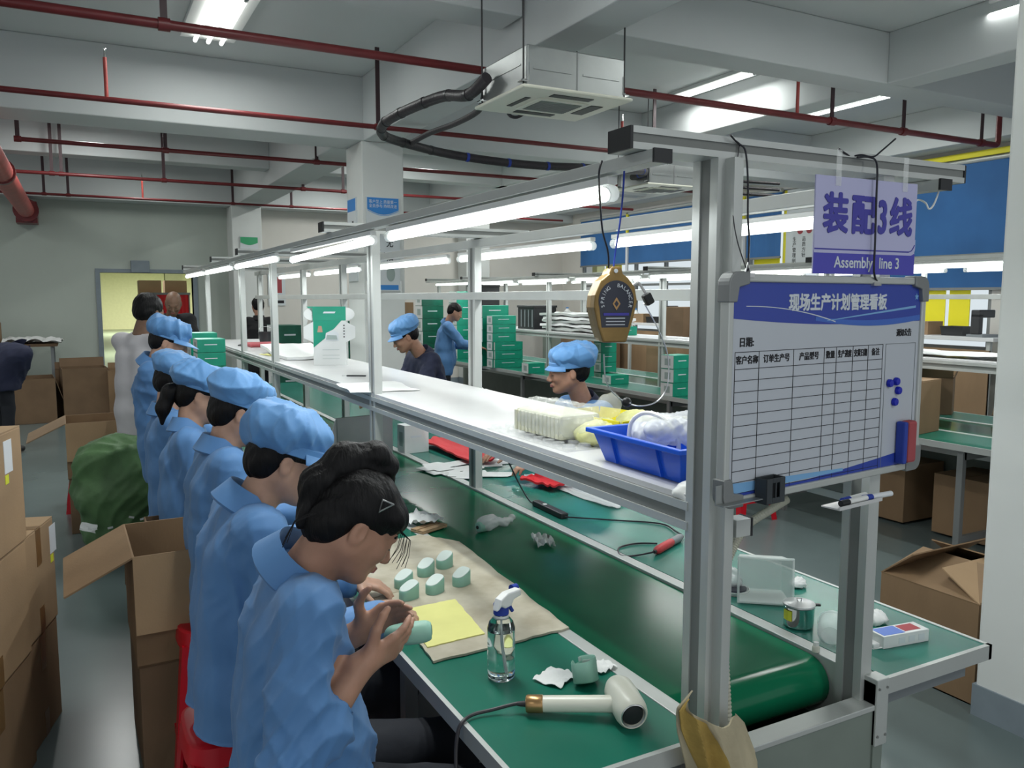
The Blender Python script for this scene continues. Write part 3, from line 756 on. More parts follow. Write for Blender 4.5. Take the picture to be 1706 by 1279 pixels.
        if hairst == 'pony':
            S = SDF(); S.cap(H(-.095, 0, .01), H(-.135, 0, -.03), .026, .034, k=.02); S.cap(H(-.135, 0, -.03), H(-.140, 0, -.11), .034, .030, k=.02); S.cap(H(-.14, 0, -.11), H(-.12, 0, -.18), .028, .008, k=.02)
            V, F = S.mesh(.007, 1); np_mesh('ponytail', V, F, 'hair', hr).location = (-org[0], -org[1], 0)
    # ---------- coat
    C = SDF(); b_ = bulk
    for s_ in (-1, 1):
        C.cap(T(hip+lft*.070*s_+up*hem), T(waist+lft*.065*s_), .128*b_, .112*b_, k=.04); C.cap(T(waist+lft*.065*s_), T(chest+lft*.070*s_), .112*b_, .105*b_, k=.04)
    C.cap(T(hip+f*.055), T(waist+f*.03), .112*b_, .10*b_, k=.05)
    C.cap(T(shR+lft*.05-spine*.01), T(shL-lft*.05-spine*.01), .066*b_, k=.045); C.cap(T(neck-spine*.06), T(neck-spine*.015), .080, .060, k=.03)
    if seat:
        for s_ in (-1, 1): C.cap(T(hip+lft*.075*s_), T(hip+lft*.085*s_-up*.12-f*.01), .128*b_, .130*b_, k=.03)
    if not seat:
        for s_ in (-1, 1): C.cap(T(hip+lft*.07*s_), T(hip+lft*.075*s_-up*.14), .125*b_, .120*b_, k=.05)
    for a, e_, w_ in ((shR, elR, wrR), (shL, elL, wrL)):
        C.cap(T(a), T(a.lerp(e_, .55)), .062*b_, .058*b_, k=.04); C.cap(T(a.lerp(e_, .55)), T(e_), .058*b_, .056*b_, k=.03)
        if sleeve > 0:
            q = e_.lerp(w_, sleeve*.93); C.cap(T(e_), T(q), .058*b_, .048*b_ if sleeve > .5 else .056*b_, k=.02)
        if sleeve <= .5:      # turned-up cuff
            q = e_.lerp(w_, max(sleeve*.93, .05)); dn = (w_-e_).normalized(); C.cap(T(q-dn*.035), T(q-dn*.030), .068*b_, .066*b_, k=.012)
            C.cap(T(q+dn*.035), T(q+dn*.08), .038, .040, k=.008, op='s')
        else:
            q = e_.lerp(w_, sleeve*.93); dn = (w_-e_).normalized(); C.cap(T(q+dn*.045), T(q+dn*.08), .036, .040, k=.01, op='s')
    nd = (Vector(H(-.028, 0, -.05))-neck).normalized()
    C.cap(T(neck+nd*.01), T(neck+nd*.16), .050, .07, k=.02, op='s')
    V, F = C.mesh(vc, 1); N = normals(V, F); CE = [T(elR), T(elL), T(shR-up*.10), T(shL-up*.10), T(hip+f*.10)]; V = folds(V, N, fold*1.5, seed, 1.0, CE); V = folds(V, N, fold*.5, seed+50, 2.2, CE)
    zh = hip.z-(.085 if seat else .20); V[:, 2] = np.where(V[:, 2] < zh, zh-.004*np.sin(V[:, 0]*40+V[:, 1]*30)+(V[:, 2]-zh)*.04, V[:, 2])
    ct = np_mesh(coatname, V, F, coat, t, org)
    if collar:
        cm = MB(); nseg = 22; vs = []; ax = (nd+up*.3).normalized(); cf = (f-ax*f.dot(ax)).normalized(); cl = ax.cross(cf)
        for i in range(nseg+1):
            a = math.radians(22)+(2*PI-math.radians(44))*i/nseg; c_, s2 = math.cos(a), math.sin(a); front = max(0, c_)
            dirn = cf*c_+cl*s2
            base = neck-ax*.012-f*.002
            for rad, z in ((.060, -.01-.03*front), (.064, .034-.045*front), (.069, .040-.045*front), (.090+.014*front, -.020-.070*front), (.083+.014*front, -.027-.070*front), (.066, .028-.045*front)):
                vs.append(base+dirn*rad+ax*z)
        fs = [(6*i+k, 6*i+(k+1) % 6, 6*i+6+(k+1) % 6, 6*i+6+k) for i in range(nseg) for k in range(6)]+[(5, 4, 3, 2, 1, 0), tuple(nseg*6+k for k in range(6))]
        cm.add(vs, fs); cm.build('collar', ccol or coat, ct, smooth=True, angle=60).location = (-org[0], -org[1], 0)
    # ---------- trousers and shoes
    L_ = SDF(); L_.cap(T(hR_), T(hL_), .112, k=.04)
    for a, k_, c_ in ((hR_, kR, aR), (hL_, kL, aL)): L_.cap(T(a), T(k_), .092, .068, k=.03); L_.cap(T(k_), T(c_+up*.03), .066, .052, k=.02)
    V, F = L_.mesh(.014, 1); N = normals(V, F); V = folds(V, N, .004, seed+9); np_mesh('trousers', V, F, legs, t, org)
    for c_ in (aR, aL):
        S = SDF(); S.cap(T(c_-up*.045-f*.03), T(c_-up*.048+f*.14), .040, .034, k=.02); S.cap(T(c_-up*.03), T(c_+up*.0), .042, k=.02)
        V, F = S.mesh(.012, 1); V[:, 2] = np.maximum(V[:, 2], .004); np_mesh('shoe', V, F, 'shoe_dark', t, org)
    # ---------- cap
    if cap:
        S = SDF(); S.ell(H(-.028, 0, .088), Z(.122, .112, .066), Rn, .02); S.ell(H(-.070, 0, .066), Z(.090, .112, .070), Rn, .03)
        S.ell(H(-.018, 0, .050), Z(.110, .092, .040), Rn, .015)
        S.ell(H(-.015, 0, .010), Z(.102, .083, .050), Rn, .01, 's')
        V, F = S.mesh(max(.005, vb*.8), 1); N = normals(V, F); L = (V-np.array(head))@Rn
        ang = np.arctan2(L[:, 1], L[:, 0]+.03); rr = np.hypot(L[:, 1], L[:, 0]+.03)
        r_ = np.random.RandomState(seed)
        pl = np.abs(np.sin(ang*6+1.6*np.sin(ang*2+r_.rand()*6)+9*rr))**.6*np.clip((rr-.02)/.08, 0, 1)*np.clip((L[:, 2]-.035)/.03, 0, 1)
        V = V+N*(.006*(pl-.6))[:, None]; V = folds(V, N, .013, seed+3, .85); V = folds(V, N, .004, seed+4, 2.0)
        cp = np_mesh('cap', V, F, 'cap_blue', t, org)
        bd = MB(); n = 40; vs = []
        for i in range(n):
            a = 2*PI*i/n; c_, s2 = math.cos(a), math.sin(a)
            for e_, z in ((.0, .022), (.003, .024), (.004, .052), (.0, .056)): vs.append(H(-.015+(.105+e_)*c_, (.087+e_)*s2, z+.004*c_))
        bd.add(vs, [(4*i+k, 4*i+k+1, (4*i+5+k) % (4*n), (4*i+4+k) % (4*n)) for i in range(n) for k in range(3)])
        bd.build('cap_band', 'cap_blue', cp, smooth=True).location = (-org[0], -org[1], 0)
        br = MB(); vs = []; na, nr = 18, 4
        for lay in (0, 1):
            for i in range(na+1):
                a = math.radians(-68)+math.radians(136)*i/na
                for j in range(nr+1):
                    q = j/nr; ln = .074*brim*math.cos(a*1.15)**.7*q if abs(a) < 1.3 else 0
                    vs.append(H(-.015+(.105+ln)*math.cos(a), (.088+ln*.75)*math.sin(a), .042-.018*q-.010*math.sin(a)**2*q-lay*.0035))
        m_ = (na+1)*(nr+1); fs = []
        for i in range(na):
            for j in range(nr): k = i*(nr+1)+j; fs += [(k, k+1, k+nr+2, k+nr+1), (m_+k, m_+k+nr+1, m_+k+nr+2, m_+k+1)]
            k = i*(nr+1)+nr; fs.append((k, m_+k, m_+k+nr+1, k+nr+1))
        br.add(vs, fs); br.build('brim', 'cap_blue', cp, smooth=True, angle=50).location = (-org[0], -org[1], 0)
    return dict(t=t, wrR=wrR, wrL=wrL, H=H)
def stool(x, y, h, label, rz=0):
    t = thing('plastic_stool', label, 'stool', (x, y, 0), rz)
    s = .14; top = MB(); 
    n = 32; prof = []
    def sq(r, z, rad): return [(math.copysign(abs(math.cos(a))**.45, math.cos(a))*r, math.copysign(abs(math.sin(a))**.45, math.sin(a))*r, z) for a in [2*PI*i/n for i in range(n)]]
    vs = sq(.03, h-.012, 0)+sq(s-.01, h-.003, 0)+sq(s, h-.008, 0)+sq(s+.006, h-.06, 0)+sq(s+.0, h-.06, 0)+sq(s-.006, h-.012, 0)
    top.add(vs, [(j*n+i, j*n+(i+1) % n, (j+1)*n+(i+1) % n, (j+1)*n+i) for j in range(5) for i in range(n)]+[tuple(range(n))])
    top.build('seat', 'stool_red', t, smooth=True, angle=50)
    for sx in (-1, 1):
        for sy in (-1, 1):
            l = MB(); a = Vector((sx*(s-.004), sy*(s-.004), h-.05)); b = Vector((sx*(s+.045), sy*(s+.045), 0))
            w0, w1 = .075, .045; vs = []
            for p, w in ((a, w0), (b, w1)):
                vs += [(p.x, p.y, p.z), (p.x-sx*w, p.y, p.z), (p.x-sx*w, p.y-sy*.008, p.z), (p.x-sx*.008, p.y-sy*.008, p.z), (p.x-sx*.008, p.y-sy*w, p.z), (p.x, p.y-sy*w, p.z)]
            l.add(vs, [(i, (i+1) % 6, 6+(i+1) % 6, 6+i) for i in range(6)]+[(5, 4, 3, 2, 1, 0), (6, 7, 8, 9, 10, 11)]); l.build('leg', 'stool_red', t)
    for z, q in ((.16, .036),):
        r = MB(); e = s+q-.02
        for sx in (-1, 1): r.box(sx*e-.005, sx*e+.005, -e, e, z-.015, z+.015); r.box(-e, e, sx*e-.005, sx*e+.005, z-.015, z+.015)
        r.build('stretcher', 'stool_red', t)
    return t
F0 = (1, 0)
# nearest woman, no cap, hair tied up
def seated(x, y, z=.665): return ((x+.38, y-.10, .585), (x+.40, y+.12, .585))
P1 = person('nearest woman, no cap, black hair tied up, bending over a mint part in her hands', (.36, 1.62, .665), (.372, 1.62, 1.150), (.478, 1.58, 1.222), (.80, -.04, -.60), (.60, 0, .80), (1, -.10),
   (.458, 1.485, .968), (.505, 1.665, .955), knees=seated(.36, 1.62), hairst='bun', skin='skin', vb=.0044, vc=.0065, sleeve=.5, hs=.92, hz=.90, seed=11, bulk=1.0, fold=.014, sw=.15,
   poleR=(-1.0, -.50, -.35), poleL=(-.1, .5, -.8),
   hR=dict(d=(.82, .20, .18), n=(-.15, .75, .30), curl=(.22, .25, .15), thumb=(.40, .85, .15)), hL=dict(d=(.60, -.20, .35), n=(.1, -.7, .1), curl=(.45, .35, .2), thumb=(.35, 1.0, .0)))
PK = dict(cap=True, skin='skin_pale')
P2 = person('second seated woman, puffy blue cap, ear showing, looking down at the table', (.355, 2.20, .675), (.375, 2.20, 1.150), (.480, 2.19, 1.245), (.90, -.12, -.42), (.42, 0, .9), F0, (.68, 2.02, .83), (.70, 2.36, .82), hairst='long', vb=.0058, vc=.0085, seed=3, bulk=1.07, fold=.014, hz=.94, knees=seated(.355, 2.2),
   hR=dict(d=(.8, .2, -.1), n=(0, .5, -1), curl=(.5, .6, .4)), hL=dict(d=(.8, -.3, -.2)), **PK)
P3 = person('third seated worker, blue cap pulled low over short hair, between two capped women', (.43, 3.00, .675), (.425, 3.0, 1.165), (.498, 3.0, 1.275), (.92, -.05, -.40), (.4, 0, .9), F0, (.70, 2.84, .84), (.72, 3.15, .84), hairst='long', vb=.007, seed=5, bulk=1.05, hz=.95, knees=seated(.41, 3.0), **PK)
P4 = person('fourth worker in line, dark ponytail hanging below her blue cap', (.39, 3.72, .665), (.40, 3.74, 1.135), (.460, 3.75, 1.258), (.92, -.15, -.36), (.36, 0, .93), (1, -.15), (.68, 3.56, .84), (.70, 3.92, .84), hairst='pony', seed=6, bulk=1.0, knees=seated(.39, 3.72), **PK)
P5 = person('fifth worker, mostly hidden, only cap and back showing behind the ponytailed worker', (.39, 4.32, .665), (.36, 4.32, 1.14), (.42, 4.32, 1.270), (.92, 0, -.38), (.38, 0, .92), F0, (.68, 4.15, .84), (.70, 4.5, .84), hairst='long', seed=7, bulk=.96, knees=seated(.39, 4.32), **PK)
P6 = person('sixth worker, taller, blue cap, next to the man in the white shirt', (.41, 4.98, .86), (.36, 4.95, 1.33), (.442, 4.92, 1.428), (.90, -.25, -.36), (.36, 0, .93), (1, -.25), (.66, 4.85, .90), (.70, 5.2, .90), seat=False, hairst='short', seed=8, bulk=1.04, **PK)
P7 = person('man in a plain white long-sleeved shirt standing with his back to the camera', (.36, 6.15, .90), (.36, 6.12, 1.44), (.43, 6.12, 1.585), (.75, .62, -.15), (.1, 0, 1), (.8, .7), (.62, 6.25, 1.02), (.55, 6.45, 1.0), seat=False, hairst='short', skin='skin_tan', coat='white_cloth', legs='black_cloth', fold=.003, sw=.175, seed=9, bulk=.98, collar=False, coatname='shirt', hz=1)
P8 = person('bald man in a black shirt by the doorway, facing the camera, looking down', (.86, 9.50, .93), (.87, 9.46, 1.505), (.888, 9.32, 1.625), (-.15, -.85, -.50), (0, -.4, .9), (-.1, -1), (.72, 9.10, 1.06), (1.05, 9.10, 1.06), seat=False, hairst='bald', skin='skin_tan', coat='black_cloth', sw=.19, seed=10, bulk=1.12, collar=False, coatname='shirt', hz=1)
P9 = person('person in a navy jacket bending over cartons at the left edge of the picture', (-.80, 10.3, .90), (-.60, 10.2, 1.13), (-.60, 10.35, .98), (.3, .4, -.8), (.6, .5, .5), (.8, .6), (-.75, 10.5, .55), (-.95, 10.6, .55), seat=False, hairst='short', coat='navy_cloth', seed=12, bulk=1.45, coatname='jacket', hz=1)
P10 = person('person in black seen from behind at the far end of the line', (2.16, 11.3, .88), (2.14, 11.32, 1.42), (2.14, 11.36, 1.57), (0, 1, -.1), (0, 0, 1), (0, 1), (2.0, 11.5, 1.1), (2.3, 11.5, 1.1), seat=False, hairst='short', coat='black_cloth', seed=13, bulk=1.05, vb=.012, coatname='jacket')
P11 = person('man in a navy jacket and light blue cap behind the white shelf', (2.48, 6.10, .80), (2.40, 6.05, 1.25), (2.24, 6.02, 1.385), (-.88, .15, -.48), (-.4, 0, .9), (-1, -.1), (2.06, 6.25, .88), (2.06, 5.85, .88), seat=False, cap=True, hairst='short', skin='skin', coat='navy_cloth', seed=14, bulk=1.10, coatname='jacket', hz=1.0, brim=.6)
P12 = person('man with a blue cap and dark collar seated across the line, looking left', (2.50, 3.70, .66), (2.40, 3.70, 1.13), (2.275, 3.66, 1.296), (-.90, .32, -.12), (-.15, 0, 1), (-1, -.1), (2.02, 3.90, .84), (2.02, 3.52, .84), cap=True, hairst='short', skin='skin', vb=.007, vc=.010, seed=15, bulk=1.05, hz=1.0, brim=.40, ccol='navy_cloth', knees=((2.30, 3.82, .56), (2.30, 3.58, .56)))
P13 = person('dark-haired worker in a light blue coat standing at the second line, side on', (4.38, 10.25, .84), (4.42, 10.2, 1.36), (4.50, 10.12, 1.49), (.85, -.35, -.40), (.35, 0, .93), (1, -.35), (4.75, 9.9, 1.02), (4.75, 10.2, 1.02), seat=False, hairst='short', skin='skin', seed=16, bulk=1.05, vb=.010)
for x, y, h, lb in ((.36, 1.62, .56, 'red plastic stool under the nearest woman'), (.33, 2.22, .57, 'red plastic stool under the second woman, its corner showing beside the carton'), (.39, 3.0, .57, 'red plastic stool under the third worker'), (.37, 3.72, .56, 'red plastic stool under the ponytailed worker'), (.39, 4.32, .56, 'red plastic stool under the fifth worker'), (2.55, 3.72, .55, 'red plastic stool under the capped man across the line'), (.02, 7.3, .40, 'red plastic stool behind the far open carton, only a red leg showing')):
    stool(x, y, h-.02 if h > .5 else h, lb)
# dark shirt collar of the capped man across the line
# ================================================================== CARTONS
def flap(mb, p, q, out, L, th=.006):
    """flap hinged on edge p-q, extending by vector `out` (unit) times L"""
    p, q, out = Vector(p), Vector(q), Vector(out).normalized(); n = (q-p).cross(out).normalized()*th
    vs = [p, q, q+out*L, p+out*L]; vs = vs+[v+n for v in vs]
    return mb.add(vs, [(0, 1, 2, 3), (7, 6, 5, 4), (0, 4, 5, 1), (1, 5, 6, 2), (2, 6, 7, 3), (3, 7, 4, 0)])
def carton(x, y, z, lx, ly, h, rz, label, m='carton', open_=None, tape=None, group=None, labels=()):
    """x,y = centre; open_: dict side->(dx,dy,dz direction,length) for the four flaps"""
    t = thing('carton', label, 'box', (x, y, z), rz, group)
    a, b = lx/2, ly/2; th = .006
    if open_ is None:
        MB().box(-a, a, -b, b, 0, h).build('body', m, t, bevel=.004)
        f = MB(); g = .004
        f.box(-a+.001, a-.001, -b+.001, -g, h-.0005, h+.004); f.box(-a+.001, a-.001, g, b-.001, h-.0005, h+.004)
        f.build('top_flaps', m, t)
    else:
        w = MB(); w.box(-a, a, -b, -b+th, 0, h); w.box(-a, a, b-th, b, 0, h); w.box(-a, -a+th, -b+th, b-th, 0, h); w.box(a-th, a, -b+th, b-th, 0, h); w.box(-a, a, -b, b, 0, th)
        w.build('body', m, t)
        E_ = {'x-': ((-a, b, h), (-a, -b, h)), 'x+': ((a, -b, h), (a, b, h)), 'y-': ((-a, -b, h), (a, -b, h)), 'y+': ((a, b, h), (-a, b, h))}
        for k, (d, L) in open_.items():
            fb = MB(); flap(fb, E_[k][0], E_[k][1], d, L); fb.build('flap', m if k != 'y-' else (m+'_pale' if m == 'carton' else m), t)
    if tape:
        for s in tape:
            for tb in ({'x+': [(a, a+.0012, -.025, .025, h-.14, h), (a, a+.0012, -.025, .025, 0, .10)], 'x-': [(-a-.0012, -a, -.025, .025, h-.14, h)],
                        'y-': [(-.025, .025, -b-.0012, -b, h-.14, h), (-.025, .025, -b-.0012, -b, 0, .10)], 't': [(-a, a, -.025, .025, h+.004, h+.0055)]}[s]):
                MB().box(*tb).build('tape', 'tape_brown', t)
    for (side, u, v, w, hh, lm) in labels:
        l = MB()
        if side == 'y-': l.box(u-w/2, u+w/2, -b-.0015, -b, v-hh/2, v+hh/2)
        elif side == 'x+': l.box(a, a+.0015, u-w/2, u+w/2, v-hh/2, v+hh/2)
        l.build('label', lm, t)
    return t
R_ = math.radians
# stack at the left edge: three near, two behind.  face direction turned by 15 degrees
def on_corner(cx, cy, lx, ly, rz):
    """centre of a box whose local corner (+x, +y) stands at cx, cy"""
    c, s = math.cos(rz), math.sin(rz); u, v = lx/2, ly/2
    return cx-(u*c-v*s), cy-(u*s+v*c)
rz = -R_(15); n = 0
for (cx, cy, lx, ly, zs) in ((-.212, 3.30, .42, .58, ((0, .415), (.415, .415), (.83, .41))), (-.137, 3.66, .42, .355, ((0, .41), (.41, .41)))):
    for k, (z, h) in enumerate(zs):
        j = (.0, .006, .012)[k]; X, Y = on_corner(cx+j, cy+j*.5, lx, ly, rz)
        near = len(zs) == 3
        lb = [['bottom carton of the near stack at the left edge', 'middle carton of the near stack at the left edge', 'top carton of the near left stack, at eye height with white label'], ['lower carton of the stack behind, dented and without label', 'upper carton of the stack behind, white label and yellow dot']][0 if near else 1][k]
        labs = (('x+', .16, h-.09, .07, .11, 'label_white'), ('x+', .14, h-.165, .03, .03, 'label_yellow')) if lb.startswith(('top', 'upper')) else ()
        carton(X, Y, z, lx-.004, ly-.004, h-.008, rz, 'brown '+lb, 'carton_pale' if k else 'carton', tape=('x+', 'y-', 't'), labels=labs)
# open cartons along the aisle (each standing on a closed one)
def aisle_box(fl, w, d, rz, z0, h, lab1, lab2, lf=.30, m='carton'):
    c, s = math.cos(rz), math.sin(rz); X = fl[0]+(w/2)*c-(d/2)*s; Y = fl[1]+(w/2)*s+(d/2)*c
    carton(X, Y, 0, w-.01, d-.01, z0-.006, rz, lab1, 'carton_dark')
    return carton(X, Y, z0, w, d, h, rz, lab2, m, open_={'x-': ((-.86, 0, -.42), lf), 'y-': ((0, -.10, -1), .27), 'x+': ((.5, 0, -.8), .18), 'y+': ((0, .25, -1), .27)})
aisle_box((.120, 2.99), .46, .47, R_(1), .405, .395, 'closed brown carton under the nearest open carton', 'nearest open brown carton in the aisle, left flap sticking out', .235)
aisle_box((-.125, 6.48), .62, .48, R_(1), .40, .40, 'closed brown carton under the far open carton, beside the green sack', 'far open brown carton behind the green sack, flaps hanging out', .27)
carton(.265, 3.60, 0, .13, .20, .76, 0, 'tall open brown carton with no outer flap, behind the nearest open carton', 'carton_dark', open_={'y+': ((0, .3, -1), .2)})
# far group by the doorway
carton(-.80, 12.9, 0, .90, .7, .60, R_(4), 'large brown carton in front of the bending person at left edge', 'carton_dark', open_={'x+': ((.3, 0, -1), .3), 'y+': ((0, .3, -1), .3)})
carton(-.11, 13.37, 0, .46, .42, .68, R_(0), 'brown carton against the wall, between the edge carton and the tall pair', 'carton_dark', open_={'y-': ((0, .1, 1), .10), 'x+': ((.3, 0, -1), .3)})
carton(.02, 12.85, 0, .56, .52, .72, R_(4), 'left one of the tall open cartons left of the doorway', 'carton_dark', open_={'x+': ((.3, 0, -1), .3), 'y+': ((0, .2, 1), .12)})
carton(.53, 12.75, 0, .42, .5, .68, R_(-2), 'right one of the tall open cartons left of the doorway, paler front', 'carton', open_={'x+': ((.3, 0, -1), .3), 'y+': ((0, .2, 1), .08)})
carton(.78, 12.3, 0, .30, .4, .62, R_(0), 'brown carton beside the white-shirted man', 'carton_dark', tape=('y-',))
# pile in the far left corner
t = thing('side_table', 'low table in the far left corner holding a grey sheet', 'table', (-.95, 14.0, 0))
MB().box(-.7, .65, -.4, .35, .98, 1.02).build('tabletop', 'carton_dark', t)
for x in (-.62, .58):
    for y in (-.34, .3): MB().box(x-.02, x+.02, y-.02, y+.02, 0, .98).build('leg', 'frame_grey', t)
carton(-1.25, 14.0, 1.02, .45, .4, .30, 0, 'brown basket-like box on the low corner table', 'carton')
def sheet(name, label, cat, c, w, d, m, amp=.01, seed=0, rz=0, nx=16, th=.0015, drop=None, group=None, kind=None, parent=None):
    t = MB(); vs = []; rn = random.Random(seed); ph = [rn.uniform(0, 6) for _ in range(6)]
    for lay in (0, 1):
        for i in range(nx+1):
            for j in range(nx+1):
                u, v = i/nx-.5, j/nx-.5
                z = amp*(abs(math.sin(u*9+2*math.sin(v*5+ph[0])+ph[1]))+.6*abs(math.sin(v*11+2*math.sin(u*6+ph[2])+ph[3])))*(.4+.6*abs(math.sin(u*3+v*4+ph[4])))
                x, y = u*w*(1+.05*math.sin(v*8+ph[5])), v*d*(1+.05*math.sin(u*9+ph[1]))
                if drop: z += drop(u, v)
                vs.append((x, y, z+(th if lay == 0 else 0)))
    N = (nx+1)**2; fs = []
    for i in range(nx):
        for j in range(nx):
            a = i*(nx+1)+j; fs += [(a, a+nx+1, a+nx+2, a+1), (N+a, N+a+1, N+a+nx+2, N+a+nx+1)]
    for k in range(nx): fs += [(k, k+1, N+k+1, N+k), (nx*(nx+1)+k, N+nx*(nx+1)+k, N+nx*(nx+1)+k+1, nx*(nx+1)+k+1), (k*(nx+1), N+k*(nx+1), N+(k+1)*(nx+1), (k+1)*(nx+1)), (k*(nx+1)+nx, (k+1)*(nx+1)+nx, N+(k+1)*(nx+1)+nx, N+k*(nx+1)+nx)]
    t.add(vs, fs); o = t.build(name, m, parent, smooth=True); o.location = c; o.rotation_euler = (0, 0, rz)
    if label: tag(o, label, cat, group, kind)
    return o
sheet('plastic_sheet', 'crumpled grey plastic sheet draped over the low corner table', 'sheet', (-.62, 13.95, 1.022), .75, .8, 'paper_white', .06, 3)
# corridor things beyond the doorway
for k in range(3):
    carton(3.0, 41, .62*k, 1.15, 1.0, .61, 0, ('bottom', 'middle', 'top')[k]+' carton of the stack seen through the doorway', 'carton_dark')
for (x, lb) in ((1.18, 'pale cabinet with dark label seen through the doorway, left one'), (1.62, 'pale brown carton with dark label high in the doorway')):
    carton(x, 16.6, 1.45, .38, .4, .55, 0, lb, 'carton_pale' if x > 1.5 else 'curtain_yellow' if False else 'carton_pale', labels=(('y-', 0, .3, .2, .05, 'plate_dark'),))
carton(1.18, 16.6, 0, .4, .42, 1.44, 0, 'tall pale carton standing below the labelled ones in the corridor', 'carton_pale')
carton(1.62, 16.6, 0, .4, .42, 1.44, 0, 'tall brown carton on the right in the corridor', 'carton')
rc = thing('red_cover', 'bright red cloth cover hanging behind the bald man', 'cloth', (1.42, 16.2, 0))
b = MB(); vs = []
for lay in (0, 1):
    for i in range(25):
        for j in range(9):
            u = i/24-.5; v = j/8; vs.append((u*.80, .03*math.sin(u*40)*(1-v*.5)+lay*.01, 1.0+v*.78-(.06*abs(u) if j == 8 else 0)))
fs = []
for i in range(24):
    for j in range(8): a = i*9+j; fs += [(a, a+9, a+10, a+1), (225+a, 225+a+1, 225+a+10, 225+a+9)]
b.add(vs, fs); b.build('cloth', 'red_cloth', rc, smooth=True)
MB().box(-.42, .42, -.02, .03, 1.74, 1.78).build('rail', 'frame_grey', rc); 
for x in (-.41, .39): MB().box(x, x+.02, -.01, .02, 0, 1.76).build('post', 'frame_grey', rc)
sg = thing('exit_box', 'small dark grey box mounted above the doorway', 'sign', (.92, YB-.04, 2.19)); MB().box(-.14, .14, -.03, .035, -.10, .10).build('case', 'skirting_grey', sg, bevel=.01)
# ---------------------------------------------------------------- green sack
S = SDF(); c = Vector((.21, 5.72, 0)); r = Matrix.Identity(3)
for dx, z0, rx, ry, rz_ in ((0, .20, .27, .20, .22), (.0, .42, .31, .22, .20), (.04, .60, .29, .20, .17), (-.12, .62, .16, .16, .11)): S.ell((c.x+dx, c.y, z0), (rx, ry, rz_), k=.08)
V, F = S.mesh(.014, 2); N = normals(V, F); V = folds(V, N, .030, 21, .40); V = folds(V, N, .012, 24, 1.0); V[:, 2] = np.maximum(V[:, 2], .003)
V[:, 2] *= 1.05; sk = thing('sack', 'bulging green woven sack in front of the far open carton', 'sack', (c.x, c.y, 0)); np_mesh('bag', V, F, 'sack_green', sk, (c.x, c.y, 0))
b = MB(); rn = random.Random(4)
for q in range(5): b.obox((-.18+q*.09+rn.uniform(-.02, .02), -.245, .30+rn.uniform(-.03, .04)), (.03, .004, .012), Matrix.Rotation(rn.uniform(-.6, .6), 3, 'Y'))
o = b.build('tape_glints', 'film_white', sk); o['kind'] = 'stuff'
sheet('tape_piece', None, None, (-.22, -.20, .28), .10, .05, 'film_white', .01, 3, .5, 4, parent=sk).rotation_euler = (1.2, .2, -.5)
# ================================================================== THINGS ON THE NEAR LINE
TZ = .7602
t = tag(empty('work_sheet', (0, 0, 0)), 'long worn beige cardboard work sheet under the mint parts, torn edge', 'mat')
def plate(pts, z, th, m, name, parent, jag=0, seed=1, sub=14):
    rn = random.Random(seed); out = []
    for i in range(len(pts)):
        a, b2 = Vector(pts[i]), Vector(pts[(i+1) % len(pts)]); nrm = Vector((-(b2-a).y, (b2-a).x)).normalized()
        for k in range(sub):
            out.append(a.lerp(b2, k/sub)+nrm*rn.uniform(-jag, jag)*(0 if k == 0 else 1))
    c = sum(out, Vector((0, 0)))/len(out); n = len(out)
    mb = MB(); vs = [(p.x, p.y, z) for p in out]+[(p.x, p.y, z+th) for p in out]+[(c.x, c.y, z+th+.0)]
    fs = [tuple(range(n-1, -1, -1))]+[(i, (i+1) % n, n+(i+1) % n, n+i) for i in range(n)]+[(n+i, n+(i+1) % n, 2*n) for i in range(n)]
    mb.add(vs, fs); return mb.build(name, m, parent)
def P2d(px, py, z=TZ): v = at(px, py, z=z); return (v.x, v.y)
bo = plate([P2d(722, 1106), P2d(948, 1049), P2d(765, 905), P2d(700, 893), P2d(640, 905), P2d(596, 962), P2d(617, 997), P2d(690, 1062)], TZ+.0018, .006, 'board_beige', 'sheet', t, .004)
tag(plate([P2d(596, 966), P2d(622, 1000), P2d(668, 988), P2d(640, 940)], TZ+.006, .003, 'board_beige', 'cardboard_scrap', None, .002), 'small second beige cardboard piece beside the nearest hand', 'cardboard')
tag(plate([P2d(667, 1022), P2d(758, 1003), P2d(808, 1061), P2d(712, 1084)], TZ+.008, .003, 'paper_yellow', 'yellow_card', None, .0015), 'yellow card lying on the beige work sheet', 'card')
def mint_part(px, py, rz, label, group='mint cups on the work sheet', top=True, h=.040, z=TZ+.006):
    p = at(px, py, z=z); t = thing('mint_cup', label, 'part', tuple(p), rz, group)
    n = 28; pr = []
    for i in range(n):
        a = 2*PI*i/n; c_, s_ = math.cos(a), math.sin(a)
        x = math.copysign(abs(c_)**.7, c_)*.031; y = math.copysign(abs(s_)**.75, s_)*(.024+.003*c_); pr.append((x, y))
    vs = []; rings = [(0, .93, 0), (.004, 1, 0), (h-.003, 1, 1), (h, .95, 1)]
    for z0, sc, tp in rings: vs += [(x*sc, y*sc, z0+(.010*(x/.031)*tp)) for x, y in pr]
    fs = [(j*n+i, j*n+(i+1) % n, (j+1)*n+(i+1) % n, (j+1)*n+i) for j in range(3) for i in range(n)]+[tuple(range(n-1, -1, -1))]
    MB().add(vs, fs+[tuple(3*n+i for i in range(n))]).build('shell', 'mint_plastic', t, smooth=True, angle=35)
    vs = [(x*.93, y*.93, h+.0012+.010*x/.031) for x, y in pr]+[(x*.90, y*.90, h+.0022+.010*x/.031) for x, y in pr]
    MB().add(vs, [(i, (i+1) % n, n+(i+1) % n, n+i) for i in range(n)]+[tuple(n+i for i in range(n))]).build('lid', 'mint_top', t)
    return t
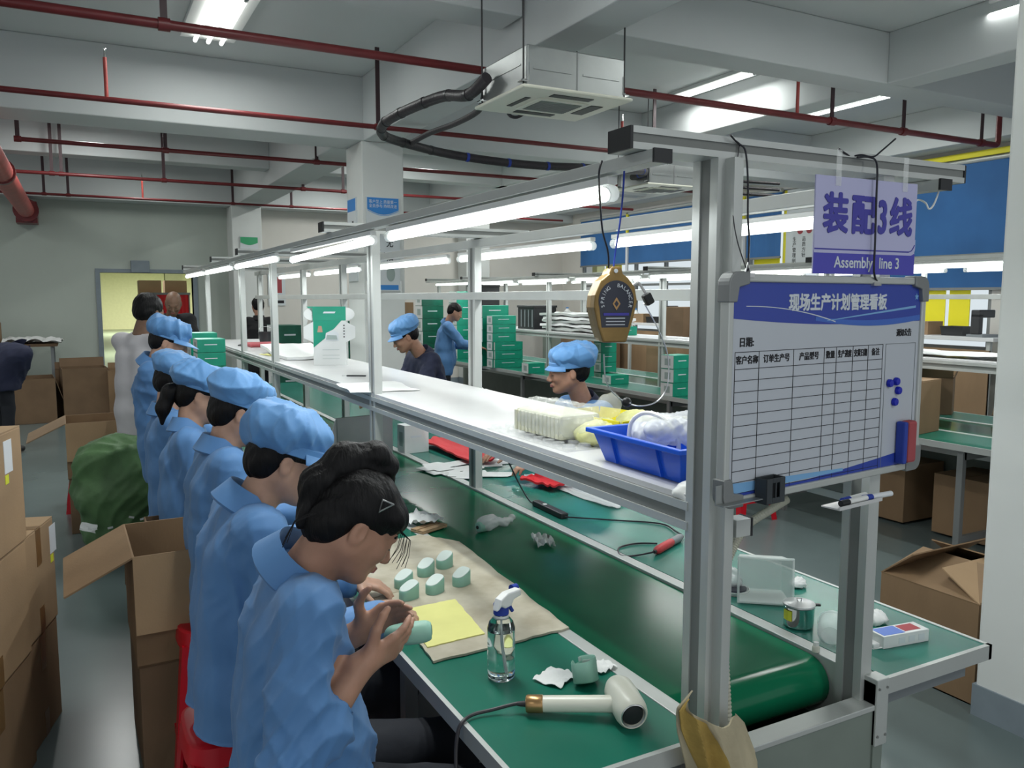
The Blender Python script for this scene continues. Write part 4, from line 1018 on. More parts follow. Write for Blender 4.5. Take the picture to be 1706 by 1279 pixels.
for (px, py, rz_, lb) in ((672, 978, .5, 'mint plastic cup, rear left one of the six on the sheet'), (709, 958, .6, 'mint plastic cup, second of the rear row'), (740, 945, .6, 'mint plastic cup farthest from the camera'), (681, 997, .35, 'mint plastic cup, front left one, nearest the hands'), (724, 987, .5, 'mint plastic cup, middle one of the front row'), (768, 974, .5, 'mint plastic cup, right end of the front row')):
    mint_part(px, py, rz_, lb)
# the part she holds
hp = (P1['wrR']+P1['wrL'])/2+Vector((.105, -.01, .012))
t = thing('mint_part', 'mint green plastic part held in the nearest woman\'s hands', 'part', tuple(hp), -.3)
S = SDF(); S.cap((-.035, 0, 0), (.030, .0, .004), .020, .022, k=.01); S.ell((.0, 0, .0), (.048, .026, .021), k=.01); S.ell((.052, 0, .004), (.014, .016, .014), k=.005, op='s')
V, F = S.mesh(.0035, 1); np_mesh('shell', V, F, 'mint_plastic', t)
MB().lathe([(.013, 0), (.014, .004), (.010, .006)], (.040, 0, .004), axis=(1, 0, 0), n=16).build('socket', 'box_green_dark', t, smooth=True)
# ---- spray bottle
p = at(835, 1128, z=TZ); t = thing('spray_bottle', 'clear water-filled spray bottle with white and dark blue trigger head', 'bottle', tuple(p), R_(18))
pr = [(.0, .0), (.026, .0), (.031, .006), (.0315, .03), (.0300, .034), (.0315, .04), (.0315, .062), (.0300, .066), (.0315, .072), (.0315, .118), (.027, .132), (.016, .145), (.0145, .158)]
MB().lathe(pr, n=32, caps=False).build('bottle', 'bottle_clear', t, smooth=True)
t.scale = (1.08,)*3
mat('water', (.90, .95, .94), .0, trans=1, ior=1.33)
MB().lathe([(.0, .003), (.024, .003), (.0285, .008), (.0290, .03), (.0275, .034), (.029, .04), (.029, .112), (.0, .112)], n=28, caps=False).build('water', 'water', t, smooth=True)
MB().lathe([(.0175, .150), (.0175, .172), (.014, .178), (.0, .178)], n=24).build('screw_cap', 'pad_blue', t, smooth=True)
MB().lathe([(.0165, .140), (.0175, .142), (.0165, .148)], n=24, caps=False).build('neck_ring', 'white_plastic', t, smooth=True)
b = MB(); fy = .010
poly = [(-.040, .170), (-.030, .196), (-.008, .206), (.034, .206), (.036, .190), (.012, .186), (.004, .174), (-.014, .172), (-.026, .180)]
b.prism(poly, ((0, -fy, 0), (1, 0, 0), (0, 0, 1)), -2*fy); b.build('spray_head', 'white_plastic', t, bevel=.004)
MB().cyl((.034, 0, .197), (.050, 0, .198), .010, .0085, n=14).build('nozzle', 'pad_blue', t, smooth=True)
MB().tube([(.014, 0, .186), (.024, 0, .172), (.028, 0, .158), (.036, 0, .146)], .0045, n=8, smooth=4).build('trigger', 'pad_blue', t, smooth=True)
MB().tube([(0, 0, .16), (.001, 0, .09), (.008, 0, .012)], .002, n=6).build('dip_tube', 'white_plastic', t)
# ---- hair-dryer-shaped product
hd = at(1044, 1172, z=TZ+.036); t = thing('hair_dryer', 'cream white hair dryer with gold ring at its handle end', 'appliance', tuple(hd))
ax = Vector((-.30, -1, -.12)).normalized()  # barrel axis towards the camera
R3 = Vector((0, 0, 1)).rotation_difference(ax)
pr = [(.006, -.074), (.026, -.072), (.034, -.055), (.0365, -.018), (.0365, .026), (.034, .040), (.0295, .046), (.0265, .044), (.0235, .036), (.0, .034)]
MB().lathe(pr, (0, 0, 0), n=36, axis=ax, caps=False).build('barrel', 'cream_plastic', t, smooth=True)
MB().lathe([(.0245, .038), (.0215, .0435), (.016, .0445), (0, .0455)], (0, 0, 0), n=28, axis=ax, caps=False).build('grille', 'black_plastic', t, smooth=True)
MB().lathe([(.0285, .0445), (.0260, .0465), (.0245, .044)], (0, 0, 0), n=32, axis=ax, caps=False).build('chrome_ring', 'steel', t, smooth=True)
he = at(905, 1172, z=TZ+.025)-hd; dn = he.normalized()
MB().cyl(dn*.028, dn*(he.length-.0), .0185, .0178, n=28).build('handle', 'cream_plastic', t, smooth=True)
MB().lathe([(.0182, 0), (.0195, .002), (.0195, .034), (.0175, .038), (.008, .039)], dn*(he.length), n=28, axis=dn).build('gold_ring', 'gold', t, smooth=True)
e0 = dn*(he.length+.036); q0 = hd+e0
pts = [e0, e0+dn*.025, at(820, 1182, z=TZ+.012)-hd, at(788, 1190, z=TZ+.009)-hd, at(770, 1203, z=TZ+.006)-hd, at(762, 1225, x=.675)-hd, at(760, 1279, x=.66)-hd, at(772, 1400, x=.64)-hd]
MB().tube(pts, .0042, n=8, smooth=5).build('cord', 'cord_dark', t, smooth=True)
MB().cyl(e0, e0+dn*.022, .0075, .005, n=12).build('strain_relief', 'cord_dark', t, smooth=True)
# mint casing lying on a white cloth beside it
sheet('white_cloth', 'small white cloth under the broken mint casing', 'cloth', tuple(at(925, 1130, z=TZ+.001)), .085, .075, 'paper_white', .006, 8, .5, 10)
p = at(975, 1122, z=TZ+.026); t = thing('mint_casing', 'open mint plastic casing lying on its side beside the hair dryer', 'part', tuple(p), .7)
n = 32; vs = []
for z0, sc in ((-.019, .90), (-.016, 1), (.030, 1.02), (.034, .97), (.030, .88), (-.008, .84)):
    for i in range(n):
        a = 2*PI*i/n; c_, s_ = math.cos(a), math.sin(a); vs.append((math.copysign(abs(c_)**.6, c_)*.036*sc, math.copysign(abs(s_)**.65, s_)*.027*sc, z0+(.006*c_ if z0 > 0 else 0)-(.012 if z0 > 0 and 3 < i < 8 else 0)))
sh_ = MB().add(vs, [(j*n+i, j*n+(i+1) % n, (j+1)*n+(i+1) % n, (j+1)*n+i) for j in range(5) for i in range(n)]+[tuple(range(n-1, -1, -1)), tuple(5*n+i for i in range(n))]).build('shell', 'mint_plastic', t, smooth=True, angle=50)
t.rotation_euler = (-.25, .30, .7)
MB().obox((.024, 0, .024), (.008, .02, .012)).obox((.010, .012, .034), (.006, .006, .010)).build('clip', 'mint_top', t, bevel=.001)
sheet('tissue', 'white tissue behind the hair dryer barrel', 'tissue', tuple(at(1003, 1113, z=TZ+.001)), .06, .05, 'paper_white', .008, 18, .2, 8)
# white wrapped part lying on the belt
BZ = .7585
p = at(820, 880, z=BZ); t = thing('wrapped_part', 'white film-wrapped mint part lying on the green belt', 'part', tuple(p), .35)
S = SDF(); S.ell((-.03, 0, .03), (.05, .035, .032), k=.02); S.cap((.0, 0, .03), (.07, -.01, .014), .022, .012, k=.02); S.cap((.07, -.01, .014), (.12, .0, .022), .010, .016, k=.02)
V, F = S.mesh(.005, 1); N = normals(V, F); V = folds(V, N, .006, 31, 3); np_mesh('film', V, F, 'film_white', t)
MB().lathe([(.0, -.002), (.018, 0), (.022, .006), (.022, .036), (0, .036)], (-.082, 0, .022), axis=(1, -.1, 0), n=20, caps=False).build('mint_head', 'mint_plastic', t, smooth=True)
MB().lathe([(.007, -.004), (.007, .002)], (-.082, 0, .022), axis=(1, -.1, 0), n=14).build('hole', 'black_plastic', t)
sheet('film_scrap', 'crumpled transparent film scrap on the belt', 'film', tuple(at(905, 905, z=BZ+.001)), .07, .12, 'film_white', .02, 12, -.3, 10)
# white papers and foam in front of second woman
sheet('foam_sheet', 'white foam sheet lying between the second and the third woman', 'foam', tuple(at(508, 815, z=TZ+.001)), .18, .30, 'paper_white', .03, 13, .1, 12)
sheet('foam_sheet', 'white wrapping paper by the nearest woman\'s forehead', 'paper', tuple(at(700, 868, z=TZ+.012)), .12, .16, 'paper_white', .02, 14, .3, 10)
carton(*at(715, 882, z=TZ)[:2], TZ, .14, .07, .010, .4, 'thin brown card strip under the wrapping paper', 'carton_pale')
# white flat carton blanks lying across belt and right table
def blank(px, py, z, rz, label, sc=1, m='box_white'):
    p = at(px, py, z=z); t = thing('flat_box_blank', label, 'card', tuple(p), rz, None)
    poly = [(-.15, -.05), (-.11, -.05), (-.11, -.09), (-.02, -.10), (-.01, -.05), (.13, -.05), (.15, -.02), (.15, .05), (.03, .05), (.02, .09), (-.08, .09), (-.09, .05), (-.15, .04)]
    MB().prism([(a*sc, b_*sc) for a, b_ in poly], ((0, 0, .0015), (1, 0, 0), (0, 1, 0)), .0015).build('card', m, t)
    return t
for px, py, z, r_, lb in ((742, 775, .7685, .25, 'topmost white box blank overhanging the belt rail'), (760, 782, .764, .1, 'lowest white box blank lying on the belt rail'), (800, 790, .7665, -.5, 'white box blank leaning right behind the thin upright'), (835, 770, .762, -.2, 'white box blank with small green print on the right table')):
    blank(px, py, z, r_, lb, 1.1)
carton(*at(785, 748, z=.76)[:2], .761, .16, .12, .04, -.1, 'flat white box on the right table beyond the belt', 'box_white')
# grey partition / standing grey blanks left of the second upright
t = thing('grey_bin', 'large grey flat panel standing on the belt left of the second upright', 'panel', (1.38, 4.35, .76), .15)
MB().box(-.17, .17, -.006, .006, 0, .27).build('board', 'frame_grey' if False else 'galvanised', t, bevel=.002)
MB().add([(-.17, 0, .27), (-.29, -.05, .0), (-.17, 0, 0), (-.17, .01, .27), (-.29, -.04, .0), (-.17, .01, 0)], [(0, 1, 2), (5, 4, 3), (0, 3, 4, 1), (1, 4, 5, 2), (2, 5, 3, 0)]).build('side_wing', 'shelf_white', t)
# power tool: red electric screwdriver with cord and switch box
t0 = at(1113, 905, z=TZ+.016); t = thing('electric_screwdriver', 'red electric screwdriver with grey grip on the right table', 'tool', tuple(t0))
a_ = at(1092, 918, z=TZ+.016)-t0; b_ = at(1136, 893, z=TZ+.016)-t0
d_ = (b_-a_).normalized(); L = (b_-a_).length
MB().lathe([(.006, 0), (.012, .006), (.0155, .02), (.0155, L*.55), (.013, L*.6)], a_, n=20, axis=d_).build('body', 'driver_red', t, smooth=True)
MB().lathe([(.0135, L*.6), (.0145, L*.66), (.0145, L*.9), (.008, L)], a_, n=20, axis=d_).build('grip', 'frame_grey', t, smooth=True)
MB().lathe([(.006, -.012), (.007, .0)], a_, n=12, axis=d_).build('chuck', 'black_plastic', t)
lp_ = [a_-d_*.012, at(1060, 925, z=TZ+.004)-t0, at(1034, 925, z=TZ+.004)-t0, at(1032, 912, z=TZ+.004)-t0, at(1060, 905, z=TZ+.004)-t0, at(1095, 905, z=TZ+.004)-t0]
MB().tube(lp_, .0032, n=7, smooth=5).build('hanging_loop', 'wire_black', t, smooth=True)
MB().tube([b_-d_*.004, b_+d_*.004+Vector((0, 0, .003)), at(1126, 885, z=TZ+.008)-t0, at(1100, 872, z=TZ+.004)-t0, at(1020, 866, z=TZ+.004)-t0, at(941, 861, z=TZ+.012)-t0], .003, n=7, smooth=6).build('cord', 'wire_black', t, smooth=True)
s0 = at(916, 848, z=TZ+.012); t = thing('inline_switch', 'black inline speed switch box on the cord', 'switch', tuple(s0), 0)
c1 = at(892, 838, z=TZ+.012)-s0; c2 = at(941, 861, z=TZ+.012)-s0; dd = (c2-c1); ang = math.atan2(dd.y, dd.x)
bx = MB().box(-dd.length/2, dd.length/2, -.018, .018, -.012, .012).build('case', 'black_plastic', t, bevel=.005); bx.rotation_euler = (0, 0, ang)
MB().lathe([(.010, 0), (.010, .002)], Vector(c1)*.35+Vector((0, 0, .012)), n=16).build('dial', 'white_plastic', t)
MB().tube([c1, c1+Vector((-.02, .02, .01)), at(862, 800, z=.86, )-s0, at(836, 745, x=1.60)-s0], .0035, n=7, smooth=6).build('cord', 'wire_black', t, smooth=True)
for (px, py, lb) in ((850, 818, 'tiny metal pin lying alone left of the cord'), (905, 793, 'tiny metal pin, upper left of the three together'), (905, 805, 'tiny metal pin, lowest of the three together'), (930, 793, 'tiny metal pin, right one of the three together')):
    p = at(px, py, z=TZ+.001); tag(MB().box(-.012, .012, -.001, .001, 0, .002).build('pin', 'steel', loc=tuple(p)), lb, 'pin')
sheet('film_strip', 'long strip of clear film hanging along the outer edge of the right table', 'film', (2.045, 3.25, TZ+.002), .10, .75, 'film_white', .008, 16, .05, 16)
# ================================================================== WHITEBOARD, SIGN, BALANCER
# whiteboard hangs from the cross beam; left edge a little nearer than the right one
WBW, WBH = .70, .455
o = Vector((1.092, 1.185, 1.272)); e_ = Vector((1.782, 1.262, 1.262)); U = (e_-o).normalized(); Vv = Vector((0, 0, 1)); Nn = U.cross(Vv).normalized()
WBW = (e_-o).length
t = thing('whiteboard', 'hanging production whiteboard with blue header and empty table grid', 'whiteboard', tuple(o), math.atan2(U.y, U.x))
# local: x along board, y = depth (board faces -y), z up
MB().box(.006, WBW-.006, 0, .010, .006, WBH-.006).build('board', 'board_white', t)
for nm, bx in (('frame_rail', (0.02, WBW-.02, -.006, .016, WBH-.016, WBH)), ('frame_rail', (0.02, WBW-.02, -.006, .016, 0, .016)), ('frame_rail', (0, .016, -.006, .016, .03, WBH-.03)), ('frame_rail', (WBW-.016, WBW, -.006, .016, .03, WBH-.03))):
    b = MB().box(*bx)
    b.build(nm, 'aluminium', t, bevel=.003)
for x in (0, 1):
    for z in (0, 1):
        b = MB(); c = (x*WBW, z*WBH); sx = 1 if x == 0 else -1; sz = 1 if z == 0 else -1
        arc = [(c[0]+sx*(.022-.026*math.cos(a)), c[1]+sz*(.022-.026*math.sin(a))) for a in [PI/2*k/6 for k in range(7)]]
        poly = [(c[0]-sx*.004, c[1]+sz*.055)]+arc+[(c[0]+sx*.055, c[1]-sz*.004), (c[0]+sx*.055, c[1]+sz*.020), (c[0]+sx*.026, c[1]+sz*.026), (c[0]+sx*.020, c[1]+sz*.055)]
        b.prism(poly, ((0, -.010, 0), (1, 0, 0), (0, 0, 1)), .030); b.build('corner_cap', 'panel_grey' if False else 'aluminium_dark', t, bevel=.002)
FX = lambda y=-.0004: ((0, y, 0), (1, 0, 0), (0, 0, 1))
def curve_fill(x0, x1, top, bot, m, name, y, n=24, parent=None):
    b = MB(); vs = []
    for i in range(n+1):
        u = i/n; x = x0+(x1-x0)*u; vs += [(x, y, top(u)), (x, y, bot(u)), (x, y+.0004, top(u)), (x, y+.0004, bot(u))]
    fs = [(4*i, 4*i+1, 4*i+5, 4*i+4) for i in range(n)]+[(4*i+2, 4*i+6, 4*i+7, 4*i+3) for i in range(n)]+[(4*i, 4*i+4, 4*i+6, 4*i+2) for i in range(n)]+[(4*i+1, 4*i+3, 4*i+7, 4*i+5) for i in range(n)]
    b.add(vs, fs); return b.build(name, m, parent)
X0, X1, ZT = .016, WBW-.016, WBH-.016
curve_fill(X0, X1, lambda u: ZT, lambda u: ZT-.070-.022*math.sin(min(u*1.5, 1)*PI*.5)*(1-.35*u), 'board_blue', 'header', -.0005, parent=t)
curve_fill(X0+.26, X1, lambda u: ZT-.070-.010*math.sin(u*PI), lambda u: ZT-.0745-.018*math.sin(u*PI*.8+.2), 'board_blue_mid', 'header_wave', -.0009, parent=t)
curve_fill(X0+.04, X0+.33, lambda u: ZT-.046-.034*u*u, lambda u: ZT-.0475-.035*u*u, 'ink_light', 'header_line', -.0012, parent=t)
curve_fill(X0+.30, X1-.02, lambda u: ZT-.078+.030*u, lambda u: ZT-.0795+.026*u, 'board_blue_light', 'header_line', -.0012, parent=t)
text('现场生产计划管理看板', .037, ((X0+.345, -.0012, ZT-.042), (1, 0, 0), (0, 0, 1)), t, 'ink_light', bold=.0012, squash=.95)
curve_fill(X0, X1, lambda u: .022+.030*max(0, u-.35)**1.3*1.7, lambda u: .016, 'board_blue', 'footer', -.0005, parent=t)
curve_fill(X0, X0+.38, lambda u: .044-.012*u, lambda u: .022+.004*u, 'board_blue_light', 'footer_wave', -.0009, parent=t)
text('日期:', .020, ((X0+.022, -.0006, ZT-.118), (1, 0, 0), (0, 0, 1)), t, bold=.0004, align='LEFT')
text('通知公告', .0185, ((X1-.064, -.0006, ZT-.112), (1, 0, 0), (0, 0, 1)), t, bold=.0003, squash=.85)
gx = [0, .076, .192, .302, .348, .412, .474, .535]; gz0 = ZT-.136; rows = [.036]+[.0242]*12
gx = [X0+.012+v*.94 for v in gx]
g = MB(); z = gz0; lw = .0006
g_z = [z]
for h in rows: z -= h*.93; g_z.append(z)
for i, z in enumerate(g_z): b = MB().box(gx[0], gx[-1], -.0008, 0, z-lw, z+lw).build('grid_line', 'ink_black', t)
for x in gx: MB().box(x-lw, x+lw, -.0008, 0, g_z[-1], g_z[0]).build('grid_line', 'ink_black', t)
bx0, bx1 = gx[-1]+.012, X1-.012
for q in ((bx0-lw, bx0+lw, -.0008, 0, g_z[-1], g_z[0]), (bx1-lw, bx1+lw, -.0008, 0, g_z[-1], g_z[0]), (bx0, bx1, -.0008, 0, g_z[0]-lw, g_z[0]+lw), (bx0, bx1, -.0008, 0, g_z[-1]-lw, g_z[-1]+lw)):
    MB().box(*q).build('grid_line', 'frame_grey', t)
for k, (s, sq) in enumerate((('客户名称', .95), ('订单生产号', .95), ('产品型号', .95), ('数量', .9), ('生产进度', .72), ('交货日期', .72), ('备注', .9))):
    text(s, .0175, (((gx[k]+gx[k+1])/2, -.0006, (g_z[0]+g_z[1])/2), (1, 0, 0), (0, 0, 1)), t, bold=.0003, squash=sq)
star = [(X1-.018+(.009 if k % 2 == 0 else .004)*math.sin(k*PI/5), ZT-.028+(.009 if k % 2 == 0 else .004)*math.cos(k*PI/5)) for k in range(10)]
MB().prism(star, ((0, -.0008, 0), (1, 0, 0), (0, 0, 1)), -.0004).build('star', 'board_blue_light', t)
def onb(px, py, off=0):   # a point on the board plane
    d = FW*FPX+RT*(px-853)+UP*(639.5-py); k = (o-Vector((0, 0, CAM_H))).dot(Nn)/d.dot(Nn); return Vector((0, 0, CAM_H))+d*k+Nn*off
RZB = math.atan2(U.y, U.x)
for px, py, lb in ((1480, 638, 'blue round magnet, left of the upper pair'), (1491, 635, 'blue round magnet, top right of the cluster'), (1494, 650, 'blue round magnet, below the upper pair'), (1488, 669, 'blue round magnet, lowest on its own')):
    p = onb(px, py, .001); q = thing('magnet', lb, 'magnet', tuple(p), RZB, 'blue magnets on the whiteboard')
    MB().lathe([(.0095, 0), (.0095, .005), (.008, .008), (0, .0085)], n=20, axis=(0, -1, 0)).build('cap', 'magnet_blue', q, smooth=True)
    MB().lathe([(.0085, -.001), (.0085, .001)], n=16, axis=(0, -1, 0)).build('magnet_disc', 'black_plastic', q)
p = onb(1500, 736, .001); q = thing('board_eraser', 'red felt eraser with blue back stuck on the whiteboard', 'eraser', tuple(p), RZB)
MB().box(-.025, -.010, -.024, 0, -.048, .052).build('back', 'pad_blue', q, bevel=.004)
MB().box(-.010, .026, -.026, 0, -.047, .053).build('felt', 'eraser_red', q, bevel=.007)
p = onb(1270, 812, .004); q = thing('pen_pot', 'charcoal plastic pen holder clipped to the lower left of the whiteboard', 'holder', tuple(p), RZB)
b = MB(); W2, D2, z0, z1 = .029, .030, -.026, .026
b.box(-W2, W2, -D2, 0, z0, z0+.003); b.box(-W2, W2, -.003, 0, z0, z1); b.box(-W2, -W2+.003, -D2, -.003, z0, z1); b.box(W2-.003, W2, -D2, -.003, z0, z1)
b.box(-W2, -.010, -D2, -D2+.003, z0, z1); b.box(-.001, .003, -D2, -D2+.003, z0, z1); b.box(.013, W2, -D2, -D2+.003, z0, z1); b.box(-.010, .013, -D2, -D2+.003, z1-.010, z1); b.box(-.010, .013, -D2, -D2+.003, z0, z0+.012)
b.build('body', 'pot_charcoal', q, bevel=.0015); MB().box(-.004, .001, -D2+.004, -.003, z0+.003, z1-.008).build('divider', 'black_plastic', q)
# metal bracket at left corner, pen tray at right with markers
q = thing('angle_bracket', 'grey sheet-metal bracket gripping the lower left corner of the whiteboard', 'bracket', tuple(onb(1198, 826, .004)), RZB)
MB().box(-.016, .012, -.002, 0, -.014, .022).box(-.016, .10, -.022, 0, -.016, -.014).build('plate', 'galvanised', q)
pt = onb(1405, 832, .0); q = thing('pen_tray', 'white pen tray under the whiteboard', 'tray', tuple(pt), RZB)
MB().box(-.075, .085, -.040, .004, -.006, -.003).box(-.075, .085, -.042, -.040, -.006, .002).build('tray', 'shelf_white', q)
for k, (x, y, r, cap, body, lb) in enumerate(((-.055, -.030, 0, 'black_plastic', 'white_plastic', 'white marker with black cap at the front of the pen tray'), (-.028, -.016, .05, 'pad_blue', 'white_plastic', 'white marker with dark cap at the back of the pen tray'), (.035, -.026, -.1, 'pad_blue', 'label_white', 'marker with blue printed barrel at the right of the pen tray'))):
    m_ = thing('marker', lb, 'marker', tuple(pt+U*x+Nn*(-y)+Vector((0, 0, .004))), RZB+r)
    MB().cyl((0, 0, 0), (.028, 0, 0), .0068, n=14).build('cap', cap, m_, smooth=True); MB().cyl((.028, 0, 0), (.095, 0, 0), .0062, n=14).build('barrel', body, m_, smooth=True)
# string loops carrying the board
def cord(label, pts, r=.0016, m='wire_black', name='string', k=6, cat='string'):
    c = Vector(pts[0]); ob = MB().tube([Vector(p)-c for p in pts], r, n=6, smooth=k).build(name, m, smooth=True); ob.location = c; return tag(ob, label, cat)
BY = 1.255
bt = 2.0
a1 = onb(1243, 455); 
cord('black string with a loose end tied over the beam, carrying the board at left', [at(1217, 225, y=1.25), at(1225, 234, y=1.255), at(1232, 240, y=1.26), at(1242, 252, y=1.255), at(1246, 300, y=1.25), at(1246, 360, y=1.24), at(1248, 400, y=1.22), a1+Nn*.004], .0020)
cord('thin second strand of the left string of the board', [at(1232, 242, y=1.262), at(1224, 300, y=1.25), at(1221, 350, y=1.24), at(1228, 400, y=1.22), a1+Nn*.004], .0013)
a2 = onb(1458, 468)
cord('black string in front of the purple sign, carrying the board at right', [at(1428, 262, y=1.255), at(1450, 262, y=1.25), at(1461, 275, y=1.225), at(1460, 330, y=1.222), at(1458, 400, y=1.222), at(1456, 452, y=1.222), a2+Nn*.004], .0022)
cord('two loose ends of black string standing up from the beam above the sign', [at(1397, 247, y=1.26), at(1408, 255, y=1.26), at(1418, 260, y=1.265), at(1436, 258, y=1.26), at(1455, 261, y=1.26), at(1470, 250, y=1.255), at(1492, 231, y=1.25)], .0020)
for px, py, lb in ((1243, 448, 'small wire clip on the top edge of the board, left one'), (1456, 464, 'small wire clip on the top edge of the board, right one')):
    p = onb(px, py, 0); q = thing('wire_clip', lb, 'clip', tuple(p), RZB)
    MB().tube([(-.008, -.004, -.010), (0, -.004, .012), (.008, -.004, -.010), (-.008, -.004, -.010)], .0013, n=6).build('wire', 'chrome', q)
    MB().box(-.012, .016, -.009, .0, -.016, -.008).build('clamp', 'steel', q)
# ---- hanging sign
so = Vector((1.372, 1.232, 1.732)); SW, SH = .325, .205
t = thing('hanging_sign', 'white and purple sign reading Assembly line 3 hanging from the front beam', 'sign', tuple(so))
def rrect(x0, x1, z0, z1, r, cs=(1, 1, 1, 1), n=6):
    out = []
    for (cx, cz, a0, f) in ((x1-r, z0+r, -PI/2, cs[0]), (x1-r, z1-r, 0, cs[1]), (x0+r, z1-r, PI/2, cs[2]), (x0+r, z0+r, PI, cs[3])):
        if f: out += [(cx+r*math.cos(a0+PI/2*k/n), cz+r*math.sin(a0+PI/2*k/n)) for k in range(n+1)]
        else: out.append((cx+(r if math.cos(a0+PI/4) > 0 else -r), cz+(r if math.sin(a0+PI/4) > 0 else -r)))
    return out
MB().box(0, SW, 0, .004, 0, SH).build('panel', 'sign_white', t, bevel=.001)
MB().box(0, SW, -.0006, 0, 0, .048).build('purple_band', 'sign_blue', t)
MB().prism(rrect(0, SW, .044, .08, .016, (1, 0, 0, 0)), ((0, -.0008, 0), (1, 0, 0), (0, 0, 1)), -.0002).build('white_field', 'sign_white', t)
b = MB(); b.box(.001, SW-.022, -.0014, -.0008, .0505, .0535); b.tube([(SW-.023, -.0011, .052), (SW-.012, -.0011, .056), (SW-.003, -.0011, .068)], .0014, n=4, smooth=4); b.build('border_line', 'ink_blue', t)
for ch, x, s in (('装', .062, 1.0), ('配', .148, 1.0), ('3', .210, 1.15), ('线', .272, 1.0)):
    text(ch, .088 if ch != '3' else .100, ((x, -.0012, .122), (1, 0, 0), (0, 0, 1)), t, 'ink_blue', bold=.0028, squash=.88 if ch != '3' else .62)
for s_, x in (('Assembly', .062), ('line 3', .204)): text(s_, .034, ((x, -.0008, .024), (1, 0, 0), (0, 0, 1)), t, 'ink_light', bold=.0005, squash=.93, align='LEFT')
for x, lb in ((.065, 'transparent tape strip holding the sign to the beam, left one'), (.28, 'transparent tape strip holding the sign to the beam, right one')):
    q = tag(MB().box(-.008, .008, -.0008, 0, -.02, .055).build('tape_strip', 'film_clear'), lb, 'tape'); q.location = so+Vector((x, -.0012, SH))
cord('curled white lamp cable hanging at the right end of the front beam', [at(1565, 300, y=1.27), at(1564, 318, y=1.26), at(1556, 340, y=1.25), at(1548, 348, y=1.25), at(1542, 338, y=1.26), at(1530, 333, y=1.3), at(1520, 340, y=1.36)], .0022, 'white_plastic', 'cable', cat='cable')
# end block of the cross beam at the right (thick light casting)
# ---- spring balancer
bc = Vector((1.028, 1.47, 1.662)); t = thing('spring_balancer', 'brass-coloured spring balancer tool hanging on a cord above the shelf', 'balancer', tuple(bc), -R_(12))
out = [(-.028, -.078), (.026, -.078), (.043, -.022), (.050, .012), (.044, .042), (.028, .062), (.016, .070), (.012, .086), (-.010, .086), (-.016, .070), (-.034, .056), (-.048, .024), (-.050, -.002), (-.040, -.045)]
MB().prism(out, ((0, -.020, 0), (1, 0, 0), (0, 0, 1)), .026).build('front_shell', 'balancer_gold', t, bevel=.004)
MB().prism([(x*1.04+.006, z*.98) for x, z in out], ((0, .006, 0), (1, 0, 0), (0, 0, 1)), .040).build('rear_shell', 'balancer_gold', t, bevel=.008)
dr = [(.041*math.cos(a), .012+.044*math.sin(a)) for a in [R_(-20)+R_(220)*k/20 for k in range(21)]]
face = dr+[(-.033, -.045), (.028, -.045)]
MB().prism(face, ((0, -.0208, 0), (1, 0, 0), (0, 0, 1)), .001).build('name_plate', 'plate_dark', t)
s = 'SPRING  BALANCER'
for i, ch in enumerate(s):
    a = R_(195-210*i/(len(s)-1))
    if ch != ' ': text(ch, .0115, ((.0325*math.cos(a), -.0222, .010+.035*math.sin(a)), (math.sin(a), 0, -math.cos(a)), (math.cos(a), 0, math.sin(a))), t, 'ink_light', depth=.0003)
b = MB().prism([(.0, .020), (.009, .006), (0, -.008), (-.009, .006)], ((0, -.0222, 0), (1, 0, 0), (0, 0, 1)), .0006); b.build('emblem', 'gold', t)
MB().prism([(.0, .013), (.005, .006), (0, -.001), (-.005, .006)], ((0, -.0228, 0), (1, 0, 0), (0, 0, 1)), .0006).build('emblem_core', 'plate_dark', t)
MB().box(-.030, .029, -.0226, -.0218, -.0195, -.0135).build('plate_band', 'ink_blue', t)
for k, z in enumerate((-.025, -.032, -.039)): MB().box(-.024, .020, -.0224, -.0216, z-.001, z+.001).build('print_line', 'ink_light', t)
MB().lathe([(.0045, -.001), (.0045, .001)], (-.002, -.0212, .076), n=12, axis=(0, -1, 0)).build('hang_hole', 'ink_light', t)
MB().tube([(.046, .0, .045), (.060, 0, .052), (.070, 0, .040), (.080, 0, .026)], .003, n=8, smooth=4).build('rope_guide', 'shelf_white', t, smooth=True)
MB().obox((.084, 0, .016), (.020, .018, .026), Matrix.Rotation(-.5, 3, 'Y')).build('rope_stopper', 'black_plastic', t, bevel=.004)
r0 = bc+Vector((.088, 0, .004))
cord('steel rope of the balancer, curving down to a black ball and back up', [at(1073, 505, y=1.47), at(1095, 545, y=1.5), at(1112, 590, y=1.5), at(1112, 640, y=1.5), at(1095, 668, y=1.5), at(1062, 676, y=1.5), at(1030, 662, y=1.5), at(1010, 635, y=1.49), at(1006, 590, y=1.48)], .0016, 'steel', 'steel_rope', 8, 'rope')
q = thing('rope_ball', 'black ball hook at the lowest point of the steel rope', 'hook', tuple(at(1044, 670, y=1.5))); MB().ell((0, 0, 0), (.0115, .0115, .0115)).build('ball', 'black_plastic', q, smooth=True); MB().box(-.002, .002, -.0135, -.010, -.002, .002).build('rivet', 'steel', q)
cord('black cord hanging the balancer, left strand', [at(1003, 268, y=1.32), at(998, 290, y=1.32), at(1000, 340, y=1.40), at(1004, 385, y=1.44), at(1013, 420, y=1.46), at(1014, 447, y=1.468)], .0020)
cord('blue-black cord hanging the balancer, right strand', [at(1040, 285, y=1.34), at(1038, 320, y=1.36), at(1033, 370, y=1.42), at(1026, 415, y=1.46), at(1022, 447, y=1.468)], .0020, 'pad_blue')
